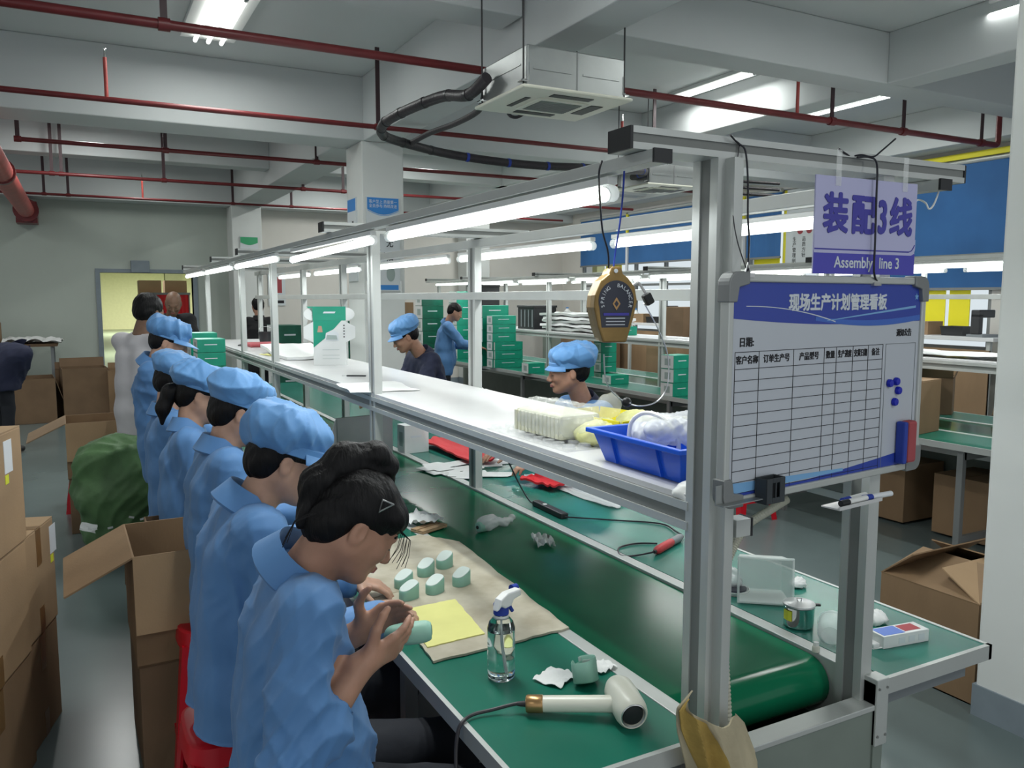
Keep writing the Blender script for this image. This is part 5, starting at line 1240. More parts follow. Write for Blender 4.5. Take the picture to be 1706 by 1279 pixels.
# ================================================================== THINGS ON THE SHELF
HZ = 1.2605
def tray():
    t = thing('plastic_tray', 'bright blue plastic parts tray at the near end of the shelf', 'tray', (1.315, 1.575, HZ), R_(0))
    def ring(x, y, z): return [(-x, -y, z), (x, -y, z), (x, y, z), (-x, y, z)]
    w0, d0, w1, d1, h, th = .125, .15, .150, .178, .085, .004
    R = [ring(w0, d0, 0), ring(w1, d1, h), ring(w1+.012, d1+.012, h), ring(w1+.012, d1+.012, h-.012), ring(w1+.009, d1+.009, h-.012), ring(w1+.009, d1+.009, h-.003)]
    b = MB(); vs = [v for r in (ring(w0-th, d0-th, th), ring(w1-th, d1-th, h), ring(w1+.012, d1+.012, h), ring(w1+.012, d1+.012, h-.012), ring(w1+.009, d1+.009, h-.010), ring(w1, d1, h-.004), ring(w0, d0, 0)) for v in r]
    fs = [(4*j+i, 4*j+(i+1) % 4, 4*j+4+(i+1) % 4, 4*j+4+i) for j in range(6) for i in range(4)]+[(0, 1, 2, 3), (27, 26, 25, 24)]
    b.add(vs, fs); b.build('body', 'tray_blue', t, bevel=.002)
    for x, y, sx in ((-w1-.004, -.09, 1), (-w1-.004, .09, 1)):
        MB().obox((-w0-.014, y, h*.48), (.012, .006, h*.86), Matrix.Rotation(.29*0-.28, 3, 'Y')).build('rib', 'tray_blue', t)
    for x in (-.06, .06): MB().obox((x, -d0-.014, h*.48), (.006, .012, h*.86), Matrix.Rotation(-.30, 3, 'X')).build('rib', 'tray_blue', t)
    return t
tray()
MBh = thing('carry_handle', 'clear plastic hoop standing up out of the blue tray', 'handle', (1.235, 1.59, HZ+.05))
MB().tube([(-.015, .075, 0), (-.012, .07, .055), (0, .03, .085), (.015, -.03, .075), (.03, -.06, .03), (.03, -.065, 0)], .0055, n=8, smooth=6).build('hoop', 'white_plastic', MBh, smooth=True)
S = SDF(); rn = random.Random(5)
for q in range(9): S.ell((1.33+rn.uniform(-.07, .09), 1.58+rn.uniform(-.12, .12), HZ+.065+rn.uniform(0, .035)), (.06, .055, .032), k=.02)
V, F = S.mesh(.007, 1); N = normals(V, F); V = folds(V, N, .008, 41, 3)
q = thing('plastic_bag', 'clear film bags heaped inside the blue tray', 'bag', (1.33, 1.58, HZ+.02)); np_mesh('film', V, F, 'film_white', q, (1.33, 1.58, HZ+.02))
# ribbed white foam block wrapped in film, on a clear blister tray, and yellow bag
c0 = at(905, 700, z=HZ); 
def bag(name, label, c, prims, m, vox, amp, seed, cat='bag', parent=None, sc=3, part='film'):
    S = SDF()
    for q in prims: S.ell((c[0]+q[0], c[1]+q[1], c[2]+q[2]), q[3:6], k=.02)
    V, F = S.mesh(vox, 1); N = normals(V, F); V = folds(V, N, amp, seed, sc)
    zmin = V[:, 2].min()
    t = thing(name, label, cat, tuple(c)); np_mesh(part, V, F, m, t, tuple(c)); return t
bl = at(880, 722, z=HZ); t = thing('blister_tray', 'flat clear blister tray under the ribbed white block', 'tray', (1.27, 2.11, HZ), R_(2))
MB().box(-.12, .14, -.24, .22, 0, .003).build('base', 'film_clear', t)
b = MB()
for i in range(5):
    for j in range(9): b.lathe([(.020, .003), (.017, .015), (.0, .016)], (-.095+i*.052, -.215+j*.052, 0), n=8, caps=False)
q = b.build('cells', 'film_clear', t, smooth=True); q['kind'] = 'stuff'
mat('foam_ribbed', (.60, .60, .46), .4, var=.06)
t = thing('ribbed_block', 'cream ribbed foam block wrapped in clear film on the shelf', 'block', (1.265, 2.10, HZ+.012), R_(4))
MB().box(-.075, .070, -.13, .11, .0, .072).build('core', 'foam_ribbed', t, bevel=.010)
for i in range(12): MB().box(-.080, -.074, -.122+i*.020, -.110+i*.020, .004, .066).build('rib', 'foam_ribbed', t, bevel=.002)
S = SDF(); cc = (1.265, 2.10, HZ+.012)
S.cap((cc[0]-.03, cc[1]-.09, cc[2]+.045), (cc[0]-.03, cc[1]+.07, cc[2]+.045), .062, k=.02); S.cap((cc[0]+.035, cc[1]-.09, cc[2]+.045), (cc[0]+.04, cc[1]+.07, cc[2]+.045), .055, k=.02)
S.ell((cc[0]+.02, cc[1]-.15, cc[2]+.035), (.055, .07, .038), k=.03); S.cap((cc[0]+.06, cc[1]-.10, cc[2]+.05), (cc[0]+.13, cc[1]-.10, cc[2]+.09), .026, .038, k=.03)
V, F = S.mesh(.007, 1); N = normals(V, F); V = folds(V, N, .010, 51, 2.5); q = thing('film_wrap', 'crinkled clear film wrapped around the ribbed block, knotted top', 'film', cc); np_mesh('film', V, F, 'film_clear', q, cc)
t = thing('yellow_tray', 'yellow plastic open bin lying between the film bags on the shelf', 'tray', (1.40, 2.02, HZ), R_(10))
mat('tray_yellow', (.75, .66, .03), .35)
b = MB(); b.box(-.075, .09, -.13, .13, 0, .004); b.obox((-.080, 0, .035), (.004, .27, .075), Matrix.Rotation(-.2, 3, 'Y')); b.obox((.095, 0, .035), (.004, .27, .075), Matrix.Rotation(.2, 3, 'Y')); b.obox((.008, -.135, .035), (.18, .004, .075), Matrix.Rotation(.2, 3, 'X')); b.obox((.008, .135, .035), (.18, .004, .075), Matrix.Rotation(-.2, 3, 'X'))
b.build('body', 'tray_yellow', t)
mat('foam_yellow', (.66, .66, .30), .5, var=.15, vscale=20)
bag('parts_bag', 'pale yellow film bag full of small parts, lying in front of the yellow bin', (1.30, 1.93, HZ+.03), ((0, 0, 0, .065, .07, .034), (.04, .02, .01, .05, .06, .03)), 'foam_yellow', .006, .006, 61)
bag('parts_bag', 'pale yellow film bag behind the blue tray, half out of the frame of the bin', (1.50, 1.90, HZ+.035), ((0, 0, 0, .08, .10, .04), (.02, -.10, .01, .08, .08, .04), (-.03, .08, .01, .06, .06, .04)), 'foam_yellow', .007, .008, 62)
bag('parts_bag', 'whitish film bag at the far right of the shelf end, beside the front upright', (1.56, 1.62, HZ+.035), ((0, 0, 0, .06, .09, .04), (.0, -.09, .0, .06, .07, .04)), 'film_white', .007, .008, 63)
bag('cotton_glove', 'white cotton glove hanging over the shelf edge beside the front upright', (1.165, 1.36, HZ+.002), ((0, 0, .008, .022, .030, .012), (-.022, .01, -.008, .014, .022, .012), (-.02, -.03, -.018, .012, .020, .014)), 'white_plastic', .004, .002, 64, 'glove', part='knit')
# upright open printed box
def printed_box(x, y, z, rz, label):
    t = thing('gift_box', label, 'box', (x, y, z), rz)
    w, d, h = .155, .075, .125
    b = MB(); b.box(-w/2, w/2, -d/2, d/2, 0, h); b.build('body', 'box_white', t)
    MB().box(-w/2-.0008, -w/2, -d/2+.008, d/2-.012, .01, h-.01).build('side_print', 'box_green_dark', t)
    MB().prism([(-w/2, 0), (w/2, 0), (w/2+.0, .125), (-w/2, .125)], ((0, -d/2-.0, h), (1, 0, 0), (0, .05, 1)), .0016).build('back_panel', 'box_white', t)
    for s in (-1, 1):
        poly = [(s*w/2, .003), (s*(w/2+.045), .028), (s*(w/2+.045), .090), (s*w/2, .118)]
        MB().prism(poly, ((0, -d/2, h), (1, 0, 0), (0, .05, 1)), .0014).build('side_flap', 'box_white', t)
    P_ = (0, -d/2-.0012, h), (1, 0, 0), (0, .05, 1)
    MB().prism([(-w/2+.001, -.025), (-w/2+.06, .03), (w/2-.02, .125), (-w/2+.001, .125)], P_, .0006).build('green_print', 'box_green', t)
    MB().prism([(-w/2+.055, .012), (w/2-.035, .012), (w/2-.035, .055), (w/2-.06, .075), (-w/2+.06, .055)], ((0, -d/2-.0020, h), (1, 0, 0), (0, .05, 1)), .0005).build('picture', 'poster_pale', t)
    MB().prism([(-w/2+.06, .018), (w/2-.04, .018), (w/2-.045, .042), (-w/2+.065, .045)], ((0, -d/2-.0026, h), (1, 0, 0), (0, .05, 1)), .0004).build('picture_product', 'box_print', t)
    MB().prism([(-w/2+.02, .06), (-w/2+.045, .06), (-w/2+.04, .095), (-w/2+.025, .095)], ((0, -d/2-.0020, h), (1, 0, 0), (0, .05, 1)), .0005).build('picture_figure', 'skin_pale', t)
    for k in range(5): MB().prism([(w/2-.012, .03+k*.016), (w/2-.006, .03+k*.016), (w/2-.006, .037+k*.016), (w/2-.012, .037+k*.016)], P_, .0007).build('print_mark', 'ink_black', t)
    for k, zz in enumerate((.085, .055, .035)): MB().box(-.035, .045, -d/2-.0006, -d/2, zz, zz+.002).build('print_line', 'box_print', t)
    # the open lid standing above
    L0 = ((0, -d/2+.004, h+.125), (1, 0, 0), (0, .12, 1))
    MB().prism([(-w/2-.005, 0), (w/2+.0, 0), (w/2, .078), (-w/2-.03, .078), (-w/2-.005, .05)], L0, .0016).build('lid', 'box_green', t)
    MB().prism([(-.03, .040), (.025, .040), (.030, .050), (-.025, .050)], ((0, -d/2+.003, h+.125), (1, 0, 0), (0, .12, 1)), .0005).build('lid_print', 'ink_light', t)
    for s in (-1, 1):
        arc = [(s*(w/2+.001), .0)]+[(s*(w/2+.001+.042*math.sin(a)), .036-.036*math.cos(a)) for a in [PI*k/8 for k in range(9)]]+[(s*(w/2+.001), .072)]
        MB().prism(arc, L0, .0014).build('lid_ear', 'box_white', t)
    return t
pb = at(549, 608, z=HZ); pbx = printed_box(pb.x+.02, pb.y+.04, HZ, -R_(20), 'open printed green and white box standing upright on the shelf'); pbx.scale = (1.3, 1.3, 1.12)
q = thing('knife', 'black marker-like utility knife lying on the shelf edge', 'knife', tuple(at(596, 627, z=HZ+.004)), R_(-32))
MB().box(-.06, .045, -.006, .006, 0, .008).build('handle', 'black_plastic', q, bevel=.002); MB().box(-.085, -.06, -.004, .004, .002, .005).build('blade', 'steel', q)
sheet('paper_sheet', 'white paper sheet lying right of the standing printed box', 'paper', tuple(at(625, 645, z=HZ+.0005)), .30, .42, 'paper_white', .003, 71, -.1, 8)
sheet('paper_stack', 'slanting stack of white paper behind the printed box', 'paper', (1.42, 6.0, HZ+.001), .40, .9, 'paper_white', .004, 72, .0, 8, .02, drop=lambda u, v: .06*max(0, v+.2))
sheet('yellow_slip', 'pale yellow slip lying on the far part of the shelf', 'paper', (1.25, 6.15, HZ+.001), .12, .2, 'paper_yellow', .003, 73, .2, 6)
q = thing('tool_pouch', 'dark red and black tool pouch lying at the far end of the shelf', 'pouch', (1.42, 7.35, HZ)); MB().box(-.14, .13, -.18, .2, 0, .028).build('pouch', 'eraser_red', q, bevel=.01); MB().tube([(-.14, 0, .01), (-.2, .05, .008), (-.17, .14, .008), (-.1, .17, .02)], .006, n=6, smooth=4).build('strap', 'black_plastic', q, smooth=True)
q = thing('bucket', 'small dark pail behind the tool pouch', 'bucket', (1.52, 7.75, HZ)); MB().lathe([(.05, 0), (.065, .11), (.060, .11), (.047, .006)], n=20, caps=False).build('shell', 'black_plastic', q, smooth=True); MB().tube([(-.062, 0, .10), (-.04, 0, .15), (.04, 0, .15), (.062, 0, .10)], .003, n=6, smooth=4).build('handle', 'steel', q, smooth=True)
# ================================================================== RIGHT TABLE (near end)
p = at(1270, 995, z=TZ); t = thing('clear_tub', 'frosted clear plastic tub tipped on its side on the right table', 'tub', tuple(p+Vector((0, 0, .060))), R_(-38))
def tub(w, d, h, th=.002, flare=.010):
    def ring(x, y, z): return [(-x, -y, z), (x, -y, z), (x, y, z), (-x, y, z)]
    R = [ring(w-th, d-th, th), ring(w+flare-th, d+flare-th, h), ring(w+flare+.004, d+flare+.004, h), ring(w+flare+.004, d+flare+.004, h-.005), ring(w+flare, d+flare, h-.005), ring(w, d, 0)]
    vs = [v for r in R for v in r]
    return MB().add(vs, [(4*j+i, 4*j+(i+1) % 4, 4*j+4+(i+1) % 4, 4*j+4+i) for j in range(5) for i in range(4)]+[(0, 1, 2, 3), (23, 22, 21, 20)])
o_ = tub(.055, .045, .105).build('body', 'tub_clear', t, bevel=.002); o_.rotation_euler = (PI/2-.12, 0, 0); o_.location = (0, .05, .0); t.scale = (1.2,)*3
p = at(1330, 1042, z=TZ); t = thing('steel_cup', 'shiny steel lidded cup with a yellow label on the right table', 'cup', tuple(p), R_(-30))
MB().lathe([(.030, 0), (.034, .004), (.036, .050), (.0375, .052), (.036, .053)], n=32).build('body', 'chrome', t, smooth=True)
MB().lathe([(.0375, .053), (.037, .057), (.02, .060), (0, .061)], n=32, caps=False).build('lid', 'steel', t, smooth=True)
MB().box(.030, .050, -.005, .005, .050, .055).build('lid_tab', 'black_plastic', t, bevel=.001)
l = MB(); 
for k in range(6):
    a0, a1 = R_(185+k*7), R_(192+k*7); l.add([(.0362*math.cos(a0), .0362*math.sin(a0), .020), (.0362*math.cos(a1), .0362*math.sin(a1), .020), (.0368*math.cos(a1), .0368*math.sin(a1), .044), (.0368*math.cos(a0), .0368*math.sin(a0), .044)], [(0, 1, 2, 3)])
l.build('label', 'label_yellow', t)
t.scale = (1.18,)*3
MB().tube([(-.004, .0, .060), (-.006, 0, .068), (.006, 0, .068), (.004, 0, .060)], .0015, n=6).build('knob', 'steel', t)
p = at(1385, 1068, z=TZ); t = thing('clear_dome', 'round clear plastic jar lying beside the steel cup', 'jar', tuple(p+Vector((0, 0, .034))), R_(20))
MB().lathe([(.0, -.03), (.018, -.028), (.026, -.018), (.027, .02), (.024, .022)], n=24, axis=(1, .3, .1), caps=False).build('jar', 'tub_clear', t, smooth=True)
t.scale = (1.35,)*3
MB().lathe([(.028, .016), (.029, .018), (.029, .024), (.028, .026)], n=24, axis=(1, .3, .1), caps=False).build('rim', 'tub_clear', t, smooth=True)
p = at(1359, 1086, z=.767); t = thing('small_bottle', 'tiny white bottle with a clear cap on the belt rail', 'bottle', tuple(p))
MB().lathe([(.0075, 0), (.0095, .002), (.010, .014), (.007, .018)], n=16).build('body', 'cream_plastic', t, smooth=True); MB().lathe([(.007, .018), (.0075, .020), (.0065, .027), (.0, .028)], n=16, caps=False).build('cap', 'film_white', t, smooth=True)
p = at(1222, 985, z=TZ); t = thing('round_tin', 'round dish with a red core, behind the front upright on the right table', 'dish', tuple(p))
MB().lathe([(.045, 0), (.050, .012), (.047, .012), (.043, .003)], n=28).build('dish', 'white_plastic', t, smooth=True); MB().lathe([(.040, .004), (.040, .014), (.0, .016)], n=24, caps=False).build('core', 'plate_dark', t, smooth=True)
bag('film_bag', 'crumpled clear film bag on top of the round dish', (t.location.x+.005, t.location.y+.02, t.location.z+.030), ((0, 0, 0, .040, .038, .022), (.015, .01, .02, .02, .02, .018)), 'film_white', .005, .007, 81, part='film')
for px, py, sc, lb, sd in ((1330, 972, .045, 'folded white tissue behind the clear tub', 1), (1460, 1030, .060, 'crumpled white tissue behind the printed carton, right of the rear upright', 2), (1440, 1050, .030, 'small scrap of tissue touching the rear upright', 3)):
    bag('tissue', lb, tuple(at(px, py, z=TZ+.012)), ((0, 0, 0, sc*.6, sc*.5, .012), (sc*.3, sc*.2, .004, sc*.3, sc*.3, .014), (-sc*.3, sc*.1, .003, sc*.3, sc*.25, .010)), 'paper_white', .004, .006, 90+sd, 'tissue', sc=5, part='tissue')
p = at(1497, 1068, z=TZ); t = thing('printed_carton', 'small white and blue printed carton, end flap open, at the end of the right table', 'box', tuple(p), R_(-8))
MB().box(-.060, .060, -.020, .022, 0, .026).build('body', 'box_white', t, bevel=.001)
t.scale = (1.3,)*3
MB().box(-.055, .0, -.016, .018, .026, .0266).build('blue_print', 'board_blue_mid', t); MB().box(.004, .045, -.012, .016, .026, .0266).build('red_print', 'eraser_red', t)
for k in range(3): MB().box(-.02+k*.026, -.004+k*.026, -.0206, -.020, .006, .019).build('side_print', 'poster_pale', t)
MB().prism([(0, 0), (.035, 0), (.028, .022), (.006, .022)], ((-.060, -.018, .003), (0, 1, 0), (-.9, 0, -.15)), .0012).build('end_flap', 'box_white', t)
MB().box(-.078, -.060, -.012, .010, .0, .010).build('inner_tissue', 'paper_white', t, bevel=.003)
# corrugated hose looping under the board
t = thing('corrugated_hose', 'cream corrugated hose hanging behind the front upright', 'hose', (0, 0, 0))
pts = spline([at(1310, 832, y=1.40), at(1285, 848, y=1.39), at(1245, 875, y=1.37), at(1220, 915, y=1.36), at(1206, 960, y=1.35), at(1203, 1030, y=1.34), at(1208, 1110, y=1.34), at(1212, 1190, y=1.33), at(1216, 1270, y=1.32)], 24)
rr = [.0085 if i % 2 else .0105 for i in range(len(pts))]
b = MB(); N_ = len(pts); a = None; vs = []
for i, p in enumerate(pts):
    d = (pts[min(i+1, N_-1)]-pts[max(i-1, 0)]).normalized(); a = d.orthogonal().normalized() if a is None else (a-d*a.dot(d)).normalized(); bb = d.cross(a)
    vs += [p+(a*math.cos(2*PI*k/12)+bb*math.sin(2*PI*k/12))*rr[i] for k in range(12)]
b.add(vs, [(i*12+k, i*12+(k+1) % 12, (i+1)*12+(k+1) % 12, (i+1)*12+k) for i in range(N_-1) for k in range(12)]); b.build('tube', 'hose_cream', t)
# stained cloth draped at the foot of the front upright
t = thing('cloth_rag', 'stained beige cloth draped over the table corner around the front upright', 'cloth', (1.16, 1.24, .70))
def drape(rows, cols, fn, th, mname, part):
    b = MB(); vs = []
    for lay in (0, 1):
        for i in range(rows+1):
            for j in range(cols+1): p = fn(i/rows, j/cols); vs.append(p+Vector((0, th*lay, 0)))
    n = (rows+1)*(cols+1); fs = []
    for i in range(rows):
        for j in range(cols): k = i*(cols+1)+j; fs += [(k, k+1, k+cols+2, k+cols+1), (n+k, n+k+cols+1, n+k+cols+2, n+k+1)]
    for i in range(rows):
        for j in (0, cols): k = i*(cols+1)+j; fs.append((k, k+cols+1, n+k+cols+1, n+k) if j == 0 else (k, n+k, n+k+cols+1, k+cols+1))
    for j in range(cols):
        k = rows*(cols+1)+j; fs.append((k, k+1, n+k+1, n+k)); fs.append((j, n+j, n+j+1, j+1))
    b.add(vs, fs); return b.build(part, mname, t, smooth=True)
def interp(z, tab):
    if z >= tab[0][0]: return tab[0][1]
    for (z0, x0), (z1, x1) in zip(tab, tab[1:]):
        if z >= z1: return x0+(x1-x0)*(z0-z)/(z0-z1)
    return tab[-1][1]
XLt = ((.905, 1.040), (.875, 1.002), (.83, 1.008), (.74, 1.040), (.60, 1.058), (.40, 1.060)); XRt = ((.905, 1.050), (.87, 1.09), (.845, 1.14), (.80, 1.185), (.72, 1.228), (.60, 1.25), (.40, 1.255))
def main_fn(u, v):
    z = .905-.085*min(v/.6, 1)+.02*max(0, v-.7)-.48*u
    x = interp(z, XLt)*(1-v)+interp(z, XRt)*v
    y = 1.196-.026*math.sin(PI*v)+.019*(abs(math.sin(v*13+1.6*u+.9*math.sin(u*5)))-.5)*2*min(1, .25+2.2*u)*(.6+.4*math.sin(v*7))
    return Vector((x, y, z))-Vector((1.16, 1.24, .70))
drape(36, 60, main_fn, .004, 'cloth_beige', 'cloth')
def st_fn(u, v):
    p = main_fn(.02+u*.42, .01+v*.36+.10*u); return p+Vector((0, -.0065, 0))
drape(20, 22, st_fn, .003, 'cloth_stain', 'stained_fold')
# big carton right of the line with open flaps
carton(3.45, 2.17, 0, .52, .46, .43, R_(0), 'big open brown carton by the near right pillar, flaps half folded', 'carton', open_={'x-': ((.85, .0, .22), .30), 'y-': ((.25, .8, .30), .24), 'x+': ((-.5, 0, .3), .2), 'y+': ((0, -.5, .4), .2)})
# ================================================================== AIR CONDITIONERS
def cassette(x, y, z, w, label, rz=0, body=.23, rods=True, panel=True):
    t = thing('air_conditioner', label, 'appliance', (x, y, z), rz)
    h = w/2; p = h+.04
    MB().box(-h, h, -h*.86, h*.86, .03, body).build('casing', 'galvanised', t, bevel=.008)
    b = MB(); i0 = h*.52
    b.box(-p, p, -p*.86, p*.86, .012, .032); b.build('panel', 'cream_plastic', t, bevel=.010)
    MB().box(-i0, i0, -i0*.86, i0*.86, .004, .013).build('intake_frame', 'cream_plastic', t, bevel=.004)
    MB().box(-i0+.03, i0-.03, -i0*.86+.03, i0*.86-.03, .001, .005).build('intake_grille', 'panel_grey', t)
    for k in range(10): MB().box(-i0+.03, i0-.03, -i0*.8+.04+k*(i0*1.6-.08)/9.5, -i0*.8+.046+k*(i0*1.6-.08)/9.5, -.001, .002).build('grille_slat', 'aluminium_dark', t)
    q = h*.82
    for (a0, a1, b0, b1) in ((-q+.02, -i0*1.12-.02+.0, -i0*.7, i0*.7), (i0*1.2, q+.02, -i0*.7, i0*.7), (-i0*.8, i0*.8, -q*.86-.02, -q*.86+.04), (-i0*.8, i0*.8, q*.86-.04, q*.86+.02)):
        MB().box(a0, a1, b0, b1, .009, .0125).build('air_outlet', 'black_plastic', t, bevel=.002)
    for sx in (-1, 1):
        MB().box(sx*h*.5-.12, sx*h*.5+.12, -h*.86-.004, -h*.86, .12, .13).build('pressed_rib', 'galvanised', t)
        MB().box(sx*h-.002 if sx > 0 else -h-.004, sx*h+.004 if sx > 0 else -h+.002, -.2, .2, .15, .158).build('pressed_rib', 'galvanised', t)
    MB().box(-.003, .003, -h*.86-.003, -h*.86, .035, body-.006).build('seam', 'aluminium_dark', t)
    for sx in (-1, 1):
        for sy in (-1, 1):
            c = (sx*(h+.012), sy*h*.80)
            MB().box(c[0]-.022, c[0]+.022, c[1]-.022, c[1]+.022, .05, .055).box(c[0]-sx*.022-.002, c[0]-sx*.022+.002, c[1]-.022, c[1]+.022, .05, .15).build('hang_bracket', 'chrome', t)
            MB().cyl((c[0], c[1], .04), (c[0], c[1], CZ-z), .005, n=8).build('threaded_rod', 'dark_iron', t, smooth=True)
            MB().lathe([(.012, .055), (.012, .065)], (c[0], c[1], 0), n=6).build('nut', 'chrome', t)
    return t
cassette(2.48, 4.18, 2.775, .63, 'large ceiling cassette air conditioner hanging on four rods, top centre', body=.245)
cassette(5.72, 7.35, 2.86, .66, 'second cassette air conditioner seen behind the front upright, partly hidden', body=.24)
t = thing('refrigerant_hose', 'thick dark insulated hose bundle looping from the big air conditioner', 'hose', (0, 0, 0))
Lp = [Vector((2.12, 4.30, 2.93)), at(780, 158, y=4.5), at(740, 160, y=4.8), at(690, 178, y=5.1), at(650, 198, y=5.4), at(636, 212, y=5.6), at(640, 226, y=5.8), at(680, 240, y=6.0), at(740, 255, y=6.2), at(820, 268, y=6.2), at(900, 276, y=6.2), at(970, 279, y=6.2), at(1040, 284, y=6.3), at(1075, 286, y=6.9), Vector((5.36, 7.32, 2.98))]
MB().tube(Lp, .034, n=12, smooth=6).build('insulation', 'hose_dark', t, smooth=True)
rn = random.Random(3); sp = spline(Lp, 6)
for k in range(6, len(sp)-2, 5):
    d = (sp[k+1]-sp[k]).normalized(); MB().cyl(sp[k]-d*.012, sp[k]+d*.012, .037, n=12).build('tape_wrap', 'pad_blue' if k > 50 else 'black_plastic', t, smooth=True)
t = thing('branch_hose', 'thinner dark hose branching up from the hose bundle', 'hose', (0, 0, 0))
MB().tube([at(682, 240, y=6.0), at(715, 222, y=5.7), at(760, 205, y=5.2), at(797, 184, y=4.75), Vector((2.2, 4.5, 2.88))], .020, n=10, smooth=6).build('insulation', 'hose_dark', t, smooth=True)
cord('short black drain loop under the big air conditioner', [at(846, 188, y=4.5), at(852, 194, y=4.5), at(862, 195, y=4.5), at(872, 190, y=4.5)], .010, 'hose_dark', 'drain_hose', cat='hose')
for k in range(3):
    z = 3.04-.07*k; MB_ = MB().tube([Vector((6.09, 7.3, z)), Vector((6.4, 7.25, z-.02)), Vector((7.2, 7.0, z-.05))], .018, n=8, smooth=4).build('copper_pipe', 'hose_dark', smooth=True); tag(MB_, ('upper', 'middle', 'lower')[k]+' dark pipe leaving the second air conditioner to the right', 'pipe')
# ================================================================== POSTERS ON THE COLUMNS
t = thing('poster', 'tall quality poster with blue header on the front of the middle column', 'poster', (2.535, 7.828, 1.75))
MB().box(0, .34, -.012, 0, 0, .92).build('board', 'poster_pale', t)
curve_fill(0.008, .332, lambda u: .912, lambda u: .80-.05*math.sin(PI*u), 'poster_blue', 'header', -.0135, parent=t)
curve_fill(0.008, .332, lambda u: .795-.05*math.sin(PI*u), lambda u: .787-.05*math.sin(PI*u), 'board_blue_light', 'header_wave', -.0135, parent=t)
for k in range(2):
    text(('客户至上 质量第一', '全员参与 持续改进')[k], .038, ((.17, -.0140, .872-.042*k), (1, 0, 0), (0, 0, 1)), t, 'ink_light', squash=.92)
for ch, z in (('产', .66), ('无', .47), ('陷', .32)): text(ch, .095, ((.235, -.0126, z), (1, 0, 0), (0, 0, 1)), t, 'ink_black', bold=.001, squash=.8)
for ch, z in (('品', .60), ('缺', .40)): text(ch, .095, ((.10, -.0126, z), (1, 0, 0), (0, 0, 1)), t, 'ink_black', bold=.001, squash=.8)
MB().box(.02, .32, -.014, -.012, .012, .06).build('footer', 'poster_blue', t)
MB().ell((.24, -.013, .17), (.045, .002, .075)).build('figure_print', 'box_print', t, smooth=True)
MB().box(-.012, 0, -.016, 0, -.02, .10).box(.34, .352, -.016, 0, -.02, .10).build('side_clip', 'white_plastic', t)
t = thing('poster', 'poster with blue header on the shaded side of the middle column', 'poster', (2.488, 8.0, 1.85))
MB().box(-.004, .012, 0, .28, 0, .83).build('board', 'poster_pale', t); MB().box(-.006, -.004, .01, .27, .70, .82).build('header', 'poster_blue', t)
for k, z in enumerate((.5, .35)): MB().box(-.006, -.004, .08, .13, z, z+.10).build('print_block', 'ink_black', t)
t = thing('poster', 'small poster with green header on the far column', 'poster', (2.42, 14.19, 2.2))
MB().box(0, .29, -.01, 0, 0, .50).build('board', 'poster_pale', t); curve_fill(.005, .285, lambda u: .49, lambda u: .40-.04*math.sin(PI*u), 'poster_green', 'header', -.012, parent=t)
for x in (.09, .19): MB().ell((x, -.011, .25), (.035, .002, .03)).build('print_figure', 'eraser_red', t)
t = thing('fire_notice', 'small red and dark notice on the back wall beyond the uprights', 'poster', (2.95, 14.69, 1.55)); MB().box(0, .3, -.01, 0, 0, .6).build('board', 'poster_pale', t); MB().box(.06, .24, -.012, -.01, .22, .5).build('picture', 'eraser_red', t); MB().box(.03, .27, -.012, -.01, .04, .09).build('caption', 'ink_black', t)
# ================================================================== SECOND LINE: green boxes and clutter
def gbox(x, y, z, w, d, h, rz, label, group, m='box_green'):
    t = thing('product_box', label, 'box', (x, y, z), rz, group)
    MB().box(-w/2, w/2, -d/2, d/2, 0, h).build('body', m, t, bevel=.002)
    MB().box(-w/2-.0012, -w/2, -d/2+.004, d/2-.004, .004, h-.004).build('side_print', 'box_white', t)
    MB().box(-w/2-.0016, -w/2-.0012, -d*.25, d*.2, h*.25, h*.75).build('side_picture', 'box_print', t)
    MB().box(-w*.25, w*.2, -d/2-.0008, -d/2, h*.55, h*.62).build('front_print', 'ink_light', t)
    return t
ords = ('bottom', 'second', 'third', 'fourth', 'fifth', 'sixth')
def gstack(px, py, n, where, w=.23, d=.17, h=.105, rz=0, y=None, m='box_green', base=.7602, x=None):
    p = at(px, py, z=base) if y is None else Vector((x, y, base))
    for k in range(n):
        w_ = w
        gbox(p.x, p.y+d/2, base+k*h, w_, d, h-.002, rz+random.uniform(-.04, .04), '%s green box of the stack %s' % ((ords[k] if k < n-1 or n == 1 else 'top') if n > 1 else 'single', where) if n > 1 else 'single green box '+where, 'green product boxes on the second line', m)
gstack(1135, 660, 3, 'next to the front upright, nearest on the second line', h=.13, rz=.1)
gstack(1033, 640, 1, 'right of the capped man, on the second line', h=.10, rz=.0)
gstack(1014, 620, 4, 'just right of the capped man, below the balancer', h=.125)
gstack(976, 628, 2, 'touching the capped man on his right', h=.14)
gstack(894, 622, 1, 'left of the capped man, on the second line', h=.13)
gstack(848, 612, 3, 'in front, left of the capped man', w=.42, h=.115)
gstack(846, 596, 6, 'behind, left of the capped man', w=.35, h=.115, y=9.6, x=4.98)
gstack(808, 606, 5, 'directly right of the second upright', w=.40, h=.165, y=9.9, x=4.55+.45)
gstack(770, 600, 6, 'behind the worker in the light blue coat', w=.40, d=.3, h=.17, y=11.3, x=5.25, m='box_green')
gstack(727, 600, 5, 'left of the worker in the light blue coat, darker', w=.36, d=.3, h=.2, y=12.0, x=4.95, m='box_green_dark')
for k in range(2): gbox(6.02-.55, 7.6+.0*k, 1.2605+0*k, .26, .16, .10, 0, 'single green box on the second line shelf, right of the balancer', 'green product boxes on the second line') if k == 0 else None
